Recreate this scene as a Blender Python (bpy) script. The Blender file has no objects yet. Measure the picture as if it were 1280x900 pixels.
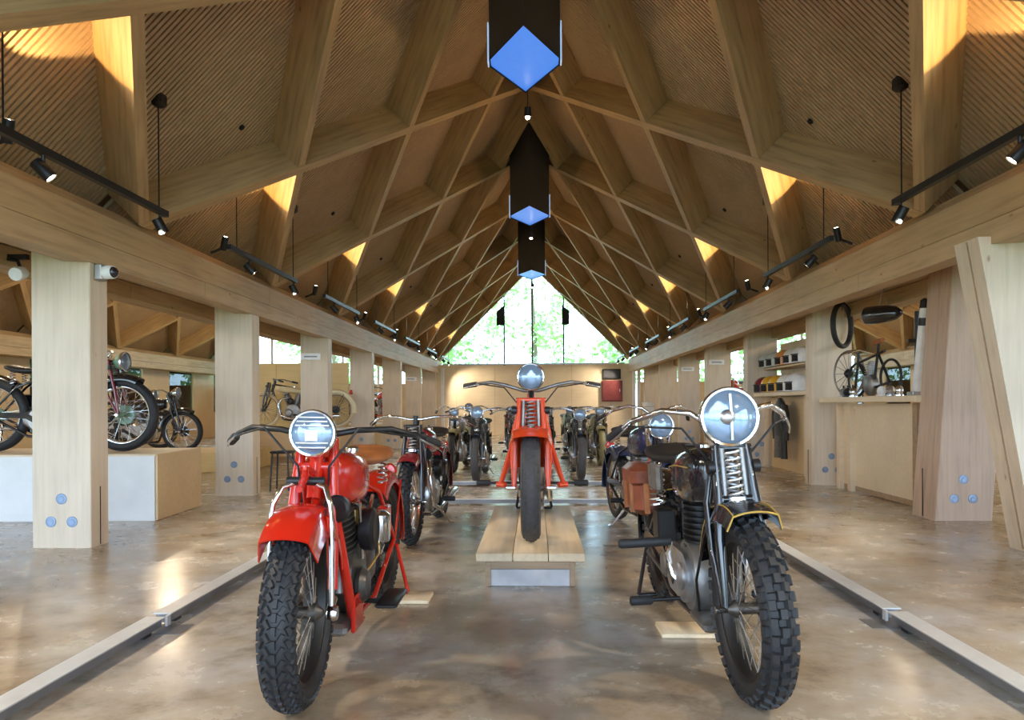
import bpy, math, random
from mathutils import Vector, Matrix
R_ = random.Random(7)
PI = math.pi
sc = bpy.context.scene
COL = sc.collection
# ---------------------------------------------------------------- camera
cam = bpy.data.cameras.new('camera'); cam_o = bpy.data.objects.new('camera', cam); COL.objects.link(cam_o)
cam.sensor_fit = 'HORIZONTAL'; cam.sensor_width = 36.0; cam.lens = 36.0 * 920 / 1280
cam.shift_x = (640 - 634) / 1280; cam.shift_y = (506.2 - 450) / 1280
cam_o.matrix_world = Matrix.Translation((0, 0, 1.1)) @ Matrix.Rotation(.039, 4, 'Z') @ Matrix.Rotation(PI / 2, 4, 'X') @ Matrix.Rotation(-.0058, 4, 'Z')
cam.clip_start = .05; cam.clip_end = 300
sc.camera = cam_o
# ---------------------------------------------------------------- world, exposure
w = bpy.data.worlds.new('world'); sc.world = w; w.use_nodes = True
bg = w.node_tree.nodes['Background']; bg.inputs[0].default_value = (.58, .77, 1.0, 1); bg.inputs[1].default_value = 7.0
sc.view_settings.view_transform = 'Standard'; sc.view_settings.look = 'None'
sc.view_settings.gamma = 1; sc.view_settings.use_curve_mapping = False; sc.view_settings.exposure = 0.36
sc.cycles.use_denoising = True; sc.cycles.max_bounces = 7; sc.cycles.diffuse_bounces = 4; sc.cycles.sample_clamp_indirect = 4; sc.cycles.caustics_reflective = False; sc.cycles.caustics_refractive = False
# ---------------------------------------------------------------- materials
MT = {}
def nodes(name):
    m = bpy.data.materials.new(name); m.use_nodes = True; MT[name] = m
    return m, m.node_tree.nodes, m.node_tree.links, m.node_tree.nodes['Principled BSDF']
def tex_noise(N, L, co, scale, detail=4, rough=.55, mapping=None):
    tc = N.new('ShaderNodeTexCoord'); mp = N.new('ShaderNodeMapping'); mp.inputs['Scale'].default_value = mapping or (1, 1, 1)
    L.new(tc.outputs[co], mp.inputs[0]); n = N.new('ShaderNodeTexNoise'); n.inputs['Scale'].default_value = scale
    n.inputs['Detail'].default_value = detail; n.inputs['Roughness'].default_value = rough; L.new(mp.outputs[0], n.inputs[0]); return n
def ramp(N, L, src, stops):
    r = N.new('ShaderNodeValToRGB'); e = r.color_ramp.elements
    e[0].position = stops[0][0]; e[0].color = (*stops[0][1], 1); e[1].position = stops[-1][0]; e[1].color = (*stops[-1][1], 1)
    for p, c in stops[1:-1]: e.new(p).color = (*c, 1)
    L.new(src, r.inputs[0]); return r
def bump(N, L, b, src, strength, dist=.01):
    bp = N.new('ShaderNodeBump'); bp.inputs['Strength'].default_value = strength; bp.inputs['Distance'].default_value = dist
    L.new(src, bp.inputs['Height']); L.new(bp.outputs[0], b.inputs['Normal'])
def mix(c, k): return tuple(max(0, min(1, x * k)) for x in c)
def pbr(name, c, rough=.5, metal=0, var=.12, scale=9, bmp=0, coat=0, spec=.5, emit=None, es=0):
    m, N, L, b = nodes(name)
    b.inputs['Roughness'].default_value = rough; b.inputs['Metallic'].default_value = metal
    b.inputs['Coat Weight'].default_value = coat; b.inputs['Specular IOR Level'].default_value = spec
    n = tex_noise(N, L, 'Object', scale)
    L.new(ramp(N, L, n.outputs[0], [(.3, mix(c, 1 - var)), (.7, mix(c, 1 + var))]).outputs[0], b.inputs['Base Color'])
    if bmp: bump(N, L, b, n.outputs[0], bmp)
    if emit: b.inputs['Emission Color'].default_value = (*emit, 1); b.inputs['Emission Strength'].default_value = es
    return m
def wood(name, c, axis=0, rough=.55, contrast=.22, knots=True, scale=1.0, wash=None):
    m, N, L, b = nodes(name)
    g = [14 * scale] * 3; g[axis] = .9 * scale
    n1 = tex_noise(N, L, 'Object', 1.6, 6, .6, g)
    n2 = tex_noise(N, L, 'Object', 1.3 * scale, 2, .5)
    col = ramp(N, L, n1.outputs[0], [(.25, mix(c, 1 - contrast)), (.5, c), (.8, mix(c, 1 + contrast * .6))])
    mx = N.new('ShaderNodeMix'); mx.data_type = 'RGBA'; mx.blend_type = 'MULTIPLY'; mx.inputs[0].default_value = .55
    L.new(col.outputs[0], mx.inputs[6]); L.new(ramp(N, L, n2.outputs[0], [(.3, (.74, .70, .66)), (.7, (1, 1, 1))]).outputs[0], mx.inputs[7])
    out = mx.outputs[2]
    if knots:
        tc = N.new('ShaderNodeTexCoord'); mp = N.new('ShaderNodeMapping'); s = [3.2] * 3; s[axis] = 1.5; mp.inputs['Scale'].default_value = s
        v = N.new('ShaderNodeTexVoronoi'); v.inputs['Scale'].default_value = 1.6; L.new(tc.outputs['Object'], mp.inputs[0]); L.new(mp.outputs[0], v.inputs[0])
        kr = ramp(N, L, v.outputs['Distance'], [(.03, (.42, .30, .2)), (.085, (1, 1, 1))])
        m2 = N.new('ShaderNodeMix'); m2.data_type = 'RGBA'; m2.blend_type = 'MULTIPLY'; m2.inputs[0].default_value = .8
        L.new(out, m2.inputs[6]); L.new(kr.outputs[0], m2.inputs[7]); out = m2.outputs[2]
    L.new(out, b.inputs['Base Color']); b.inputs['Roughness'].default_value = rough
    bump(N, L, b, n1.outputs[0], .12, .004)
    return m
wood('rafter_wood', (.48, .325, .16), 0, .55, .4)
wood('beam_wood', (.55, .395, .22), 1, .55, .3)
wood('slat_wood', (.50, .365, .225), 0, .6, .15, False)
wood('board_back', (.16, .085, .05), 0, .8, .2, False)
wood('column_wood', (.76, .64, .49), 2, .5, .16)
wood('column_end', (.52, .37, .21), 2, .55, .2)
wood('column_red', (.60, .44, .33), 2, .5, .25)
wood('plinth_wood', (.78, .62, .41), 1, .5, .2)
wood('plinth_dark', (.42, .29, .18), 0, .6, .3)
wood('ply', (.74, .54, .30), 0, .5, .1, False)
wood('ply_pale', (.80, .66, .46), 0, .5, .08, False)
wood('ply_yellow', (.78, .58, .26), 0, .5, .1, False)
pbr('white_paint', (.80, .80, .80), .45, var=.04)
pbr('weathered', (.50, .48, .48), .6, 0, .2, 6)
pbr('engine_dark', (.085, .08, .075), .38, .7, .3, 16)
pbr('white_wash', (.78, .80, .80), .5, var=.05, scale=4)
pbr('plug', (.26, .34, .48), .4, .3)
pbr('black_metal', (.012, .012, .013), .42, .2)
pbr('black_matt', (.010, .010, .011), .8)
pbr('dark_shaft', (.012, .013, .013), .6, 0, .3, 3)
pbr('grey_metal', (.45, .46, .48), .35, .8)
pbr('rail_top', (.60, .61, .62), .38, .25, .08)
pbr('rail_side', (.22, .22, .23), .4, .4)
pbr('chrome', (.82, .83, .85), .10, 1, .03)
pbr('alloy', (.52, .52, .53), .32, .9, .15, 20)
pbr('dull_steel', (.26, .25, .24), .42, .8, .2, 14)
pbr('rubber', (.016, .016, .018), .62, 0, .25, 30, .05)
pbr('rubber_grey', (.055, .055, .06), .68, 0, .2, 40, .1)
pbr('red_paint', (.52, .016, .006), .20, 0, .08, 6, 0, .7)
pbr('orange_paint', (.68, .058, .012), .26, 0, .08, 6, 0, .6)
pbr('maroon_paint', (.20, .012, .018), .22, 0, .12, 6, 0, .7)
pbr('black_paint', (.010, .011, .015), .16, 0, .1, 6, 0, .8)
pbr('blue_paint', (.02, .035, .10), .2, 0, .1, 6, 0, .7)
pbr('green_paint', (.16, .30, .20), .3, 0, .1, 6, 0, .5)
pbr('cream_paint', (.70, .60, .36), .35, 0, .08)
pbr('olive_paint', (.22, .20, .09), .4, 0, .1)
pbr('gold_line', (.75, .50, .12), .35, .5)
pbr('saddle_leather', (.36, .12, .035), .42, 0, .3, 12, .15)
pbr('bag_leather', (.24, .062, .028), .40, 0, .3, 10, .15)
pbr('black_leather', (.02, .018, .017), .5, 0, .3, 14, .2)
pbr('canvas', (.16, .14, .12), .8, 0, .3, 30, .2)
pbr('brass', (.70, .46, .16), .3, .9)
pbr('cream_rubber', (.66, .54, .34), .6)
pbr('white_plastic', (.82, .83, .84), .35)
pbr('lens_dark', (.02, .02, .03), .08, 0)
pbr('helmet_yellow', (.80, .42, .02), .3, 0, .05, 5, 0, .4)
pbr('helmet_white', (.82, .80, .72), .3, 0, .05, 5, 0, .4)
pbr('helmet_grey', (.50, .55, .50), .3, 0, .05, 5, 0, .4)
pbr('helmet_orange', (.75, .28, .08), .3, 0, .05, 5, 0, .4)
pbr('sign_maroon', (.11, .014, .014), .5, 0, .3, 18)
pbr('print_dark', (.05, .05, .06), .6)
pbr('leaf', (.42, .62, .22), .6, 0, .35, 1.2)
pbr('leaf_pale', (.62, .80, .52), .6, 0, .35, 1.2)
pbr('bark', (.20, .15, .10), .9)
pbr('grass', (.20, .34, .10), .9, 0, .3, 2)
pbr('bulb', (1, 1, 1), .4, emit=(1, .80, .52), es=40)
pbr('sky_glow_blue', (.05, .18, .6), .3, emit=(.055, .22, .85), es=.62)  # skylight pane: emission stands in for sky seen through the glass
pbr('edge_glow', (.5, .6, .8), .3, emit=(.45, .65, 1), es=.5)  # shaft side strips: light caught on the edges, put in as emission
m, N, L, b = nodes('glass'); N.remove(b)
_t = N.new('ShaderNodeBsdfTransparent'); _t.inputs[0].default_value = (.93, .985, .97, 1); _g = N.new('ShaderNodeBsdfGlossy'); _g.inputs['Roughness'].default_value = .02
_f = N.new('ShaderNodeFresnel'); _f.inputs[0].default_value = 1.45; _m = N.new('ShaderNodeMixShader'); L.new(_f.outputs[0], _m.inputs[0]); L.new(_t.outputs[0], _m.inputs[1]); L.new(_g.outputs[0], _m.inputs[2])
L.new(_m.outputs[0], N['Material Output'].inputs[0])
m, N, L, b = nodes('lamp_glass'); b.inputs['Base Color'].default_value = (.22, .31, .44, 1); b.inputs['Roughness'].default_value = .10; b.inputs['Metallic'].default_value = .35; b.inputs['Coat Weight'].default_value = 1
n = tex_noise(N, L, 'Object', 3, 2); bump(N, L, b, n.outputs[0], .35, .03)
# polished, stained concrete
m, N, L, b = nodes('concrete')
n1 = tex_noise(N, L, 'Object', .8, 5, .55); n2 = tex_noise(N, L, 'Object', 2.8, 8, .70); n3 = tex_noise(N, L, 'Object', 60, 2)
r1 = ramp(N, L, n1.outputs[0], [(.30, (.22, .15, .085)), (.43, (.37, .29, .20)), (.54, (.46, .41, .34)), (.68, (.50, .49, .49))])
r2 = ramp(N, L, n2.outputs[0], [(.34, (.40, .34, .29)), (.47, (.80, .77, .74)), (.60, (1.0, 1.0, 1.0))])
mx = N.new('ShaderNodeMix'); mx.data_type = 'RGBA'; mx.blend_type = 'MULTIPLY'; mx.inputs[0].default_value = .8
L.new(r1.outputs[0], mx.inputs[6]); L.new(r2.outputs[0], mx.inputs[7]); L.new(mx.outputs[2], b.inputs['Base Color'])
rr = ramp(N, L, n2.outputs[0], [(.3, (.16,) * 3), (.75, (.34,) * 3)]); L.new(rr.outputs[0], b.inputs['Roughness'])
b.inputs['Specular IOR Level'].default_value = .6; b.inputs['Coat Weight'].default_value = .15; b.inputs['Coat Roughness'].default_value = .25
bump(N, L, b, n2.outputs[0], .04, .003)
# ---------------------------------------------------------------- mesh builder
def V3(*a): return Vector(a)
class MB:
    def __init__(s): s.v = []; s.f = []; s.m = []; s.mats = []
    def mi(s, mat):
        if mat not in s.mats: s.mats.append(mat)
        return s.mats.index(mat)
    def add(s, vs, fs, mat, xf=None):
        o = len(s.v); k = s.mi(mat)
        s.v += [tuple(xf @ Vector(p)) for p in vs] if xf else [tuple(p) for p in vs]
        s.f += [tuple(i + o for i in f) for f in fs]; s.m += [k] * len(fs); return s
    def box(s, c, d, mat, xf=None, taper=1):
        x, y, z = (k / 2 for k in d); vs = []
        for sz, t in ((-1, 1), (1, taper)):
            for sx, sy in ((-1, -1), (1, -1), (1, 1), (-1, 1)): vs.append((c[0] + sx * x * t, c[1] + sy * y * t, c[2] + sz * z))
        return s.add(vs, [(3, 2, 1, 0), (4, 5, 6, 7), (0, 1, 5, 4), (1, 2, 6, 5), (2, 3, 7, 6), (3, 0, 4, 7)], mat, xf)
    def bbox(s, c, d, mat, bev=.01, xf=None):     # box with bevelled vertical and top edges
        x, y, z = (k / 2 for k in d); ring = lambda i, zz: [(c[0] + a, c[1] + b_, zz) for a, b_ in ((-x + i, -y + i + bev), (-x + i + bev, -y + i), (x - i - bev, -y + i), (x - i, -y + i + bev), (x - i, y - i - bev), (x - i - bev, y - i), (-x + i + bev, y - i), (-x + i, y - i - bev))]
        rs = [ring(bev, c[2] - z), ring(0, c[2] - z + bev), ring(0, c[2] + z - bev), ring(bev, c[2] + z)]
        return s.loft(rs, mat, xf=xf)
    def loft(s, rings, mat, closed=True, caps=True, xf=None, loop=False):
        n = len(rings[0]); vs = [p for r in rings for p in r]; fs = []
        R = len(rings)
        for i in range(R if loop else R - 1):
            a, b_ = i * n, ((i + 1) % R) * n
            for j in range(n if closed else n - 1):
                k = (j + 1) % n; fs.append((a + j, a + k, b_ + k, b_ + j))
        if caps and not loop: fs += [tuple(range(n))[::-1], tuple((R - 1) * n + j for j in range(n))]
        return s.add(vs, fs, mat, xf)
    def tube(s, pts, r, mat, n=8, caps=True, xf=None, loop=False):
        P = [Vector(p) for p in pts]; k = len(P); rr = r if isinstance(r, (list, tuple)) else [r] * k
        T = []
        for i in range(k):
            if loop: d = P[(i + 1) % k] - P[i - 1]
            else: d = P[min(i + 1, k - 1)] - P[max(i - 1, 0)]
            T.append(d.normalized())
        up = Vector((0, 0, 1)) if abs(T[0].z) < .9 else Vector((1, 0, 0))
        u = T[0].cross(up).normalized(); rings = []
        for i in range(k):
            u = (u - T[i] * u.dot(T[i])).normalized(); v = T[i].cross(u)
            rings.append([P[i] + (u * math.cos(2 * PI * j / n) + v * math.sin(2 * PI * j / n)) * rr[i] for j in range(n)])
        return s.loft(rings, mat, caps=caps, xf=xf, loop=loop)
    def lathe(s, prof, c, axis, mat, n=24, xf=None, closed=False):     # prof: (radius, height along axis)
        a = Vector(axis).normalized(); t = Vector((0, 0, 1)) if abs(a.z) < .9 else Vector((1, 0, 0)); u = a.cross(t).normalized(); v = a.cross(u); c = Vector(c)
        rings = [[c + a * h + (u * math.cos(2 * PI * j / n) + v * math.sin(2 * PI * j / n)) * max(r, 1e-4) for j in range(n)] for r, h in prof]
        return s.loft(rings, mat, caps=not closed, xf=xf, loop=closed)
    def prism(s, poly, h0, h1, fr, mat, xf=None):       # poly in 2-D, fr(u, v, h) -> point
        n = len(poly); vs = [fr(u, v, h0) for u, v in poly] + [fr(u, v, h1) for u, v in poly]
        fs = [tuple(range(n))[::-1], tuple(range(n, 2 * n))] + [(i, (i + 1) % n, n + (i + 1) % n, n + i) for i in range(n)]
        return s.add(vs, fs, mat, xf)
    def ball(s, c, r, mat, n=12, m_=8, xf=None):
        r = r if isinstance(r, (tuple, list)) else (r, r, r)
        rings = [[(c[0] + r[0] * math.sin(PI * i / m_) * math.cos(2 * PI * j / n), c[1] + r[1] * math.sin(PI * i / m_) * math.sin(2 * PI * j / n), c[2] - r[2] * math.cos(PI * i / m_)) for j in range(n)] for i in range(1, m_)]
        return s.loft(rings, mat, xf=xf)
    def mesh(s, name, angle=38):
        me = bpy.data.meshes.new(name); me.from_pydata(s.v, [], s.f)
        for k in s.mats: me.materials.append(MT[k])
        me.polygons.foreach_set('material_index', s.m); me.polygons.foreach_set('use_smooth', [True] * len(s.f))
        me.update(); bm_fix(me); me.set_sharp_from_angle(angle=math.radians(angle)); return me
    def build(s, name, parent=None, angle=38, xf=None):
        if xf is not None: s.v = [tuple(xf @ Vector(p)) for p in s.v]
        return link(name, s.mesh(name, angle), parent)
import bmesh
def bm_fix(me):
    bm = bmesh.new(); bm.from_mesh(me); bmesh.ops.recalc_face_normals(bm, faces=bm.faces); bm.to_mesh(me); bm.free()
def link(name, data, parent=None):
    o = bpy.data.objects.new(name, data); COL.objects.link(o)
    if parent is not None: o.parent = parent
    return o
def tag(o, label, cat, group=None):
    o['label'] = label; o['category'] = cat
    if group: o['group'] = group
    return o
def thing(name, label, cat, loc=(0, 0, 0), rz=0, group=None):
    o = link(name, None); o.location = loc; o.rotation_euler = (0, 0, rz); o.empty_display_size = .1
    return tag(o, label, cat, group)
def struct(o): o['kind'] = 'structure'; return o
def copy_tree(o, parent=None):
    c = o.copy(); COL.objects.link(c); c.parent = parent
    for ch in list(o.children): copy_tree(ch, c)
    return c
# ================================================================ the building
XC, HW, ZE, ZR = -.095, 3.37, 2.695, 6.065       # nave centre, half span, eave and ridge height of the rafter undersides
D1, P, GA, GB = 6.409, 3.255, 1.5625 * 3.255, 1.9863 * 3.255
DEP = .42; SL = HW * math.sqrt(2)                  # rafter depth, slope length (45 degrees)
Y0, Y1 = -4.5, 26.6
XL, XR = -3.465, 3.275                             # inner faces of the two valley beams
LN = -7.85; RN = 7.73                              # centres of the side naves
fl = struct(MB().box((0, 11, -.05), (26, 40, .1), 'concrete').build('floor'))
fl.location = (0, 0, 0)
ceil = struct(link('ceiling', None))
def slope_pt(side, s, d, h=0, ext=0):             # on the slope: s 0 eave .. 1 ridge, d along the hall, h above the rafter underside
    t = s * HW + ext * .70711
    return Vector((side * (HW - t) + side * h * .70711, d, ZE + t + h * .70711))
def rafter_mesh(side, s0, s1, g, wd, lift):
    e = (slope_pt(side, 1, g) - slope_pt(side, 0, 0)); ln = e.length; e.normalize()
    nrm = Vector((side, 0, 1)).normalized(); acr = nrm.cross(e).normalized()
    hw = wd / 2 * ln / SL                          # half width measured along the hall
    M = Matrix((e, acr, nrm)).transposed().to_4x4(); Mi = M.inverted()
    o = slope_pt(side, s0, g * s0); mb = MB(); vs = []
    for h, top in ((lift, 0), (DEP, 1)):
        for s, dd in ((s0, -hw), (s1, -hw), (s1, hw), (s0, hw)):
            ext = h if (s == s1 and s1 > .999) else 0
            vs.append(Mi @ (slope_pt(side, s, g * s + dd + ext * g / SL, h, ext) - o))
    mb.add(vs, [(3, 2, 1, 0), (4, 5, 6, 7), (0, 1, 5, 4), (1, 2, 6, 5), (2, 3, 7, 6), (3, 0, 4, 7)], 'rafter_wood')
    return mb.mesh('rafter', 20), M, o
cache = {}
def rafters(xc, y1, near_only=False):
    for side in (-1, 1):
        for g, off, lift, wd in ((GA, 0, 0, .115), (-GB, 0, .004, .105)):
            for i in range(-6, 12):
                d0 = D1 + i * P; s0, s1 = 0., 1.
                lo, hi = sorted(((Y0 - d0) / g, (y1 - d0) / g)); s0 = max(s0, lo); s1 = min(s1, hi)
                if s1 - s0 < .04: continue
                key = (side, g > 0, round(s0, 3), round(s1, 3))
                if key not in cache: cache[key] = rafter_mesh(side, s0, s1, g, wd, lift)
                me, M, o = cache[key]
                r = link('rafter', me, ceil); r.matrix_world = Matrix.Translation(Vector((xc, d0, 0)) + o) @ M
panels = {}
def slat_panels(xc, y1):
    first = not panels
    if first:
        cells = {}
        k0 = int(Y0 / .052); k1 = int(y1 / .052)
        for side in (-1, 1):
            for k in range(k0, k1):
                d = k * .052 + .026; D = (d - D1) / P; a, b_ = GA / P, GB / P
                for i in range(math.floor(D - a) - 1, math.floor(D) + 2):
                    for j in range(math.floor(D) - 1, math.floor(D + b_) + 2):
                        s0 = max(0, (D - i - 1) / a, (j - D) / b_); s1 = min(1, (D - i) / a, (j + 1 - D) / b_)
                        if s1 - s0 > .01: cells.setdefault((side, i, j), []).append((d, s0, s1))
        for (side, i, j), sl in cells.items():
            mb = MB()
            for d, s0, s1 in sl:
                e0 = -.28 if s0 == 0 else 0; e1 = DEP if s1 == 1 else 0
                vs = [slope_pt(side, s, d + q, h, e) for h in (DEP - .018, DEP + .012) for s, q, e in ((s0, -.016, e0), (s1, -.016, e1), (s1, .016, e1), (s0, .016, e0))]
                mb.add(vs, [(3, 2, 1, 0), (4, 5, 6, 7), (0, 1, 5, 4), (1, 2, 6, 5), (2, 3, 7, 6), (3, 0, 4, 7)], 'slat_wood')
            panels[(side, i, j)] = mb.mesh('slat_panel')
    for me in panels.values():
        o = link('slat_panel', me, ceil); o.location = (xc, 0, 0); o['kind'] = 'stuff'
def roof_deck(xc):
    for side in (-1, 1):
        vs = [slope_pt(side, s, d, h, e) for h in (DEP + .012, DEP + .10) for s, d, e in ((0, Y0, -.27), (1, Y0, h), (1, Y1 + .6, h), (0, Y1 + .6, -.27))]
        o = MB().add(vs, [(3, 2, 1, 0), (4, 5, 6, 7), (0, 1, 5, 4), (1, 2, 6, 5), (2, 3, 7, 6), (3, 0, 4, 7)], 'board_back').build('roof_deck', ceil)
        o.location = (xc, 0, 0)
for xc in (XC, LN, RN):
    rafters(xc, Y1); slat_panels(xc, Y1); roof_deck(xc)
for xc in (XC, LN, RN):                            # straight rafters closing the gable, sensors on the slat panels
    for side in (-1, 1):
        me, M, o = rafter_mesh(side, 0, 1, 1e-4, .16, -.004); r = link('rafter', me, ceil); r.matrix_world = Matrix.Translation(Vector((xc, 26.45, 0)) + o) @ M
        if xc == XC:
            for k in range(-1, 6):
                p = slope_pt(side, .258, D1 + P * (k + (.22 if side < 0 else .265)), DEP - .02)
                MB().lathe([(.03, 0), (.028, .02), (.004, .024)], (0, 0, 0), (-side, 0, -1), 'black_matt', 12).build('ceiling_sensor', ceil).location = p + Vector((xc, 0, 0))
# valley beams: two laminated layers, V underside, chamfered top edges, in lengths with open joints
def valley_beam(xa, xb):
    xm = (xa + xb) / 2
    low_a = [(xa, 2.235), (xa + .22, 2.245), (xa + .22, 2.41), (xa, 2.41)]; low_b = [(xb - .22, 2.245), (xb, 2.235), (xb, 2.41), (xb - .22, 2.41)]
    upper = [(xa + .012, 2.418), (xb - .012, 2.418), (xb - .012, 2.65), (xb - .10, 2.75), (xa + .10, 2.75), (xa + .012, 2.65)]
    for poly, off in ((low_a, 0), (low_b, 0), (upper, 1.9)):
        y = Y0
        for k, yb in enumerate([1.2 + off, 7.6 + off, 14.2 + off, 20.8 + off, 26.2]):
            mb = MB(); mb.prism([(u - xm, v) for u, v in poly], y, yb - .006, lambda u, v, h: (u, h, v), 'beam_wood')
            o = mb.build('valley_beam', ceil, 20); o.location = (xm, 0, 0); y = yb
valley_beam(LN + HW, XL); valley_beam(XR, RN - HW); valley_beam(LN - HW - .5, LN - HW); valley_beam(RN + HW, RN + HW + .5)
# ridge skylight shafts
for k in range(5):
    yc = 7.55 + 6.16 * (k - 1)
    if k == 4: continue
    t = thing('skylight_shaft', ['black faceted skylight shaft over the hall entrance', 'black faceted skylight shaft above the black motorcycle with a leather pannier, largest blue pane', 'black faceted skylight shaft over the second floor rail', 'black faceted skylight shaft closest to the gable window'][k], 'skylight', (XC, yc, 4.6), 0, 'ridge skylight shafts')
    hexa = [(0, -.78), (.36, -.10), (.36, .06), (0, .72), (-.36, .06), (-.36, -.10)]
    mb = MB(); mb.loft([[(x, y, z) for x, y in hexa] for z in (0, 1.95)], 'dark_shaft', caps=False)
    mb.loft([[(x * .97, y * .97, z) for x, y in hexa] for z in (0, 1.95)], 'dark_shaft', caps=False)
    mb.build('shaft', t, 20)
    MB().prism([(x * .965, y * .965) for x, y in hexa], .012, .03, lambda u, v, h: (u, v, h), 'sky_glow_blue').build('sky_glow_pane', t, 20)
    for sx in (-1, 1):
        MB().box((sx * .372, -.02, .19), (.012, .13, .40), 'edge_glow').build('lit_edge_strip', t)
    # small pendant lamp at the end of the shaft
    p = thing('pendant_spot', 'small black pendant spot hanging under the ridge ' + ['over the entrance', 'at the largest skylight shaft', 'at the shaft over the second floor rail', 'at the shaft closest to the gable window'][k], 'lamp', (XC + .02, yc + .95, 4.42), 0, 'pendant ridge spots')
    MB().tube([(0, 0, .1), (0, 0, 1.6)], .006, 'black_metal', 5).build('cable', p)
    MB().lathe([(.0, .12), (.04, .11), (.045, 0), (.036, .004)], (0, 0, 0), (0, 0, 1), 'black_metal', 14).build('shade', p)
    MB().ball((0, 0, .0), .026, 'bulb').build('bulb', p)
# columns
def column(x0, x1, y, dep, label, mat='column_wood', top=2.408, tap=0, lean=0, plugs=True):
    t = thing('timber_column', label, 'column', ((x0 + x1) / 2, y, 0), 0, 'timber columns')
    wd = x1 - x0
    def ring(z):
        k = z / 2.3; a, b_ = -wd / 2 + lean * k, wd / 2 + lean * k - tap * k; c = .006
        return [(a + c, 0, z), (b_ - c, 0, z), (b_, c, z), (b_, dep - c, z), (b_ - c, dep, z), (a + c, dep, z), (a, dep - c, z), (a, c, z)]
    MB().loft([ring(0), ring(top)], mat).build('shaft', t, 25)
    ib = wd / 2 if x0 < 0 else -wd / 2
    MB().box((ib, dep * .52, .24), (.004, .012, .46), 'black_matt').build('slot', t)
    if plugs:
        for dx, z in ((0, .385), (-.085, .205), (.085, .205)):
            MB().lathe([(.001, -.004), (.022, -.006), (.024, -.003), (.038, -.002), (.042, -.005), (.043, .01)], (dx, 0, z), (0, 1, 0), 'plug', 20).build('plug', t)
    return t
lab_l = ['pale timber column with three dowel plugs beside the white plinth', 'pale timber column with three dowel plugs beside the black metal stool', 'timber column with a white sign in front of the cream racer', 'timber column right of the cream racer partition', 'timber column in front of the red motorcycle on display', 'slim timber column by the far left wall', 'timber column at the far left end of the hall']
for k in range(7): column(-3.95, -3.48, 5.62 + 3.3 * k, .24, lab_l[k])
lab_r = ['broad reddish timber column with blue dowel plugs beside the parts counter', 'timber column between the parts counter and the helmet shelf', 'timber column at the far end of the helmet shelf', 'timber column with a white sign behind the big chrome headlight', 'timber column beside the red motorcycle near the far right', 'timber column behind the white pedestal bowl', 'timber column at the far right end of the hall']
for k in range(7): column(3.70, 4.22, 6.99 + 3.05 * k, .42 if k == 0 else .26, lab_r[k], 'column_red' if k == 0 else 'column_wood', 2.408, .0, .02 if k else .17)
# raked column leaning in towards the hall
t = thing('raked_column', 'pale slanted timber column leaning against the right-hand beam', 'column', (3.58, 5.42, 0))
ms = lambda z: -.40 * z / 2.3
MB().loft([[(ms(z) + a, b_, z) for a, b_ in ((0, 0), (.62, 0), (.62, .30), (0, .30))] for z in (0, 2.29)], 'column_wood').build('shaft', t, 20)
MB().loft([[(ms(z) + a, b_, z) for a, b_ in ((-.004, .13), (.002, .13), (.002, .145), (-.004, .145))] for z in (.02, 2.28)], 'plinth_dark').build('slot', t)
MB().bbox((.23, -.006, 2.02), (.05, .012, .09), 'white_plastic', .003).build('switch_plate', t)
MB().box((.40, -.10, .004), (.34, .12, .008), 'black_metal').build('floor_plate', t)
# far end: plywood wall, gable glazing, doors' strip, foliage beyond
YE = 26.8
ew = struct(link('wall_end', None))
MB().box((XC, YE + .05, 1.29), (7.4, .1, 2.58), 'ply_pale').build('lower_wall', ew)
for k in range(5):
    MB().box((-2.9 + 1.4 * k, YE - .003, 1.29), (.008, .008, 2.5), 'column_end').build('panel_joint', ew)
win = struct(link('window_1', None))
gx = [-3.36, -1.14, -.02 + XC, 1.02, 3.2]
for a, b_ in zip(gx[:-1], gx[1:]):
    top = lambda x: ZR + .25 - abs(x - XC)
    xs = [a] + ([XC] if a < XC < b_ else []) + [b_]
    poly = [(a, 2.6), (b_, 2.6), (b_, max(2.62, top(b_))), (a, max(2.62, top(a)))]
    MB().prism(poly, YE + .02, YE + .03, lambda u, v, h: (u, h, v), 'glass').build('pane', win)
for x in gx[1:-1]:
    MB().box((x, YE + .02, (2.58 + ZR - abs(x - XC)) / 2 + .1), (.05, .08, ZR - abs(x - XC) - 2.3), 'black_metal').build('mullion', win)
MB().box((XC, YE + .02, 2.585), (6.6, .14, .05), 'grey_metal').build('sill', win)
for sx in (-1, 1):
    MB().prism([(1.06, 4.0), (1.32, 4.0), (1.32, 4.5), (1.06, 4.72)], YE - .03, YE, lambda u, v, h: (XC + sx * u, h, v), 'black_matt').build('lintel_panel', win)
for nm, x0, x1 in (('wall_end_left', -11.7, -3.8), ('wall_end_right', 3.7, 11.5)):
    o = struct(link(nm, None)); MB().box(((x0 + x1) / 2, YE + .05, .95), (x1 - x0, .1, 1.9), 'ply').build('lower_wall', o)
    for k in range(6):
        x = x0 + (x1 - x0) * (k + .5) / 6; MB().box((x, YE + .04, 2.6), (.07, .1, 3.2), 'white_paint').build('mullion', o)
    MB().prism([(x0, 1.9), (x1, 1.9), (x1, 2.7), ((x0 + x1) / 2, 6), (x0, 2.7)], YE + .04, YE + .05, lambda u, v, h: (u, h, v), 'glass').build('pane', o)
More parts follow.
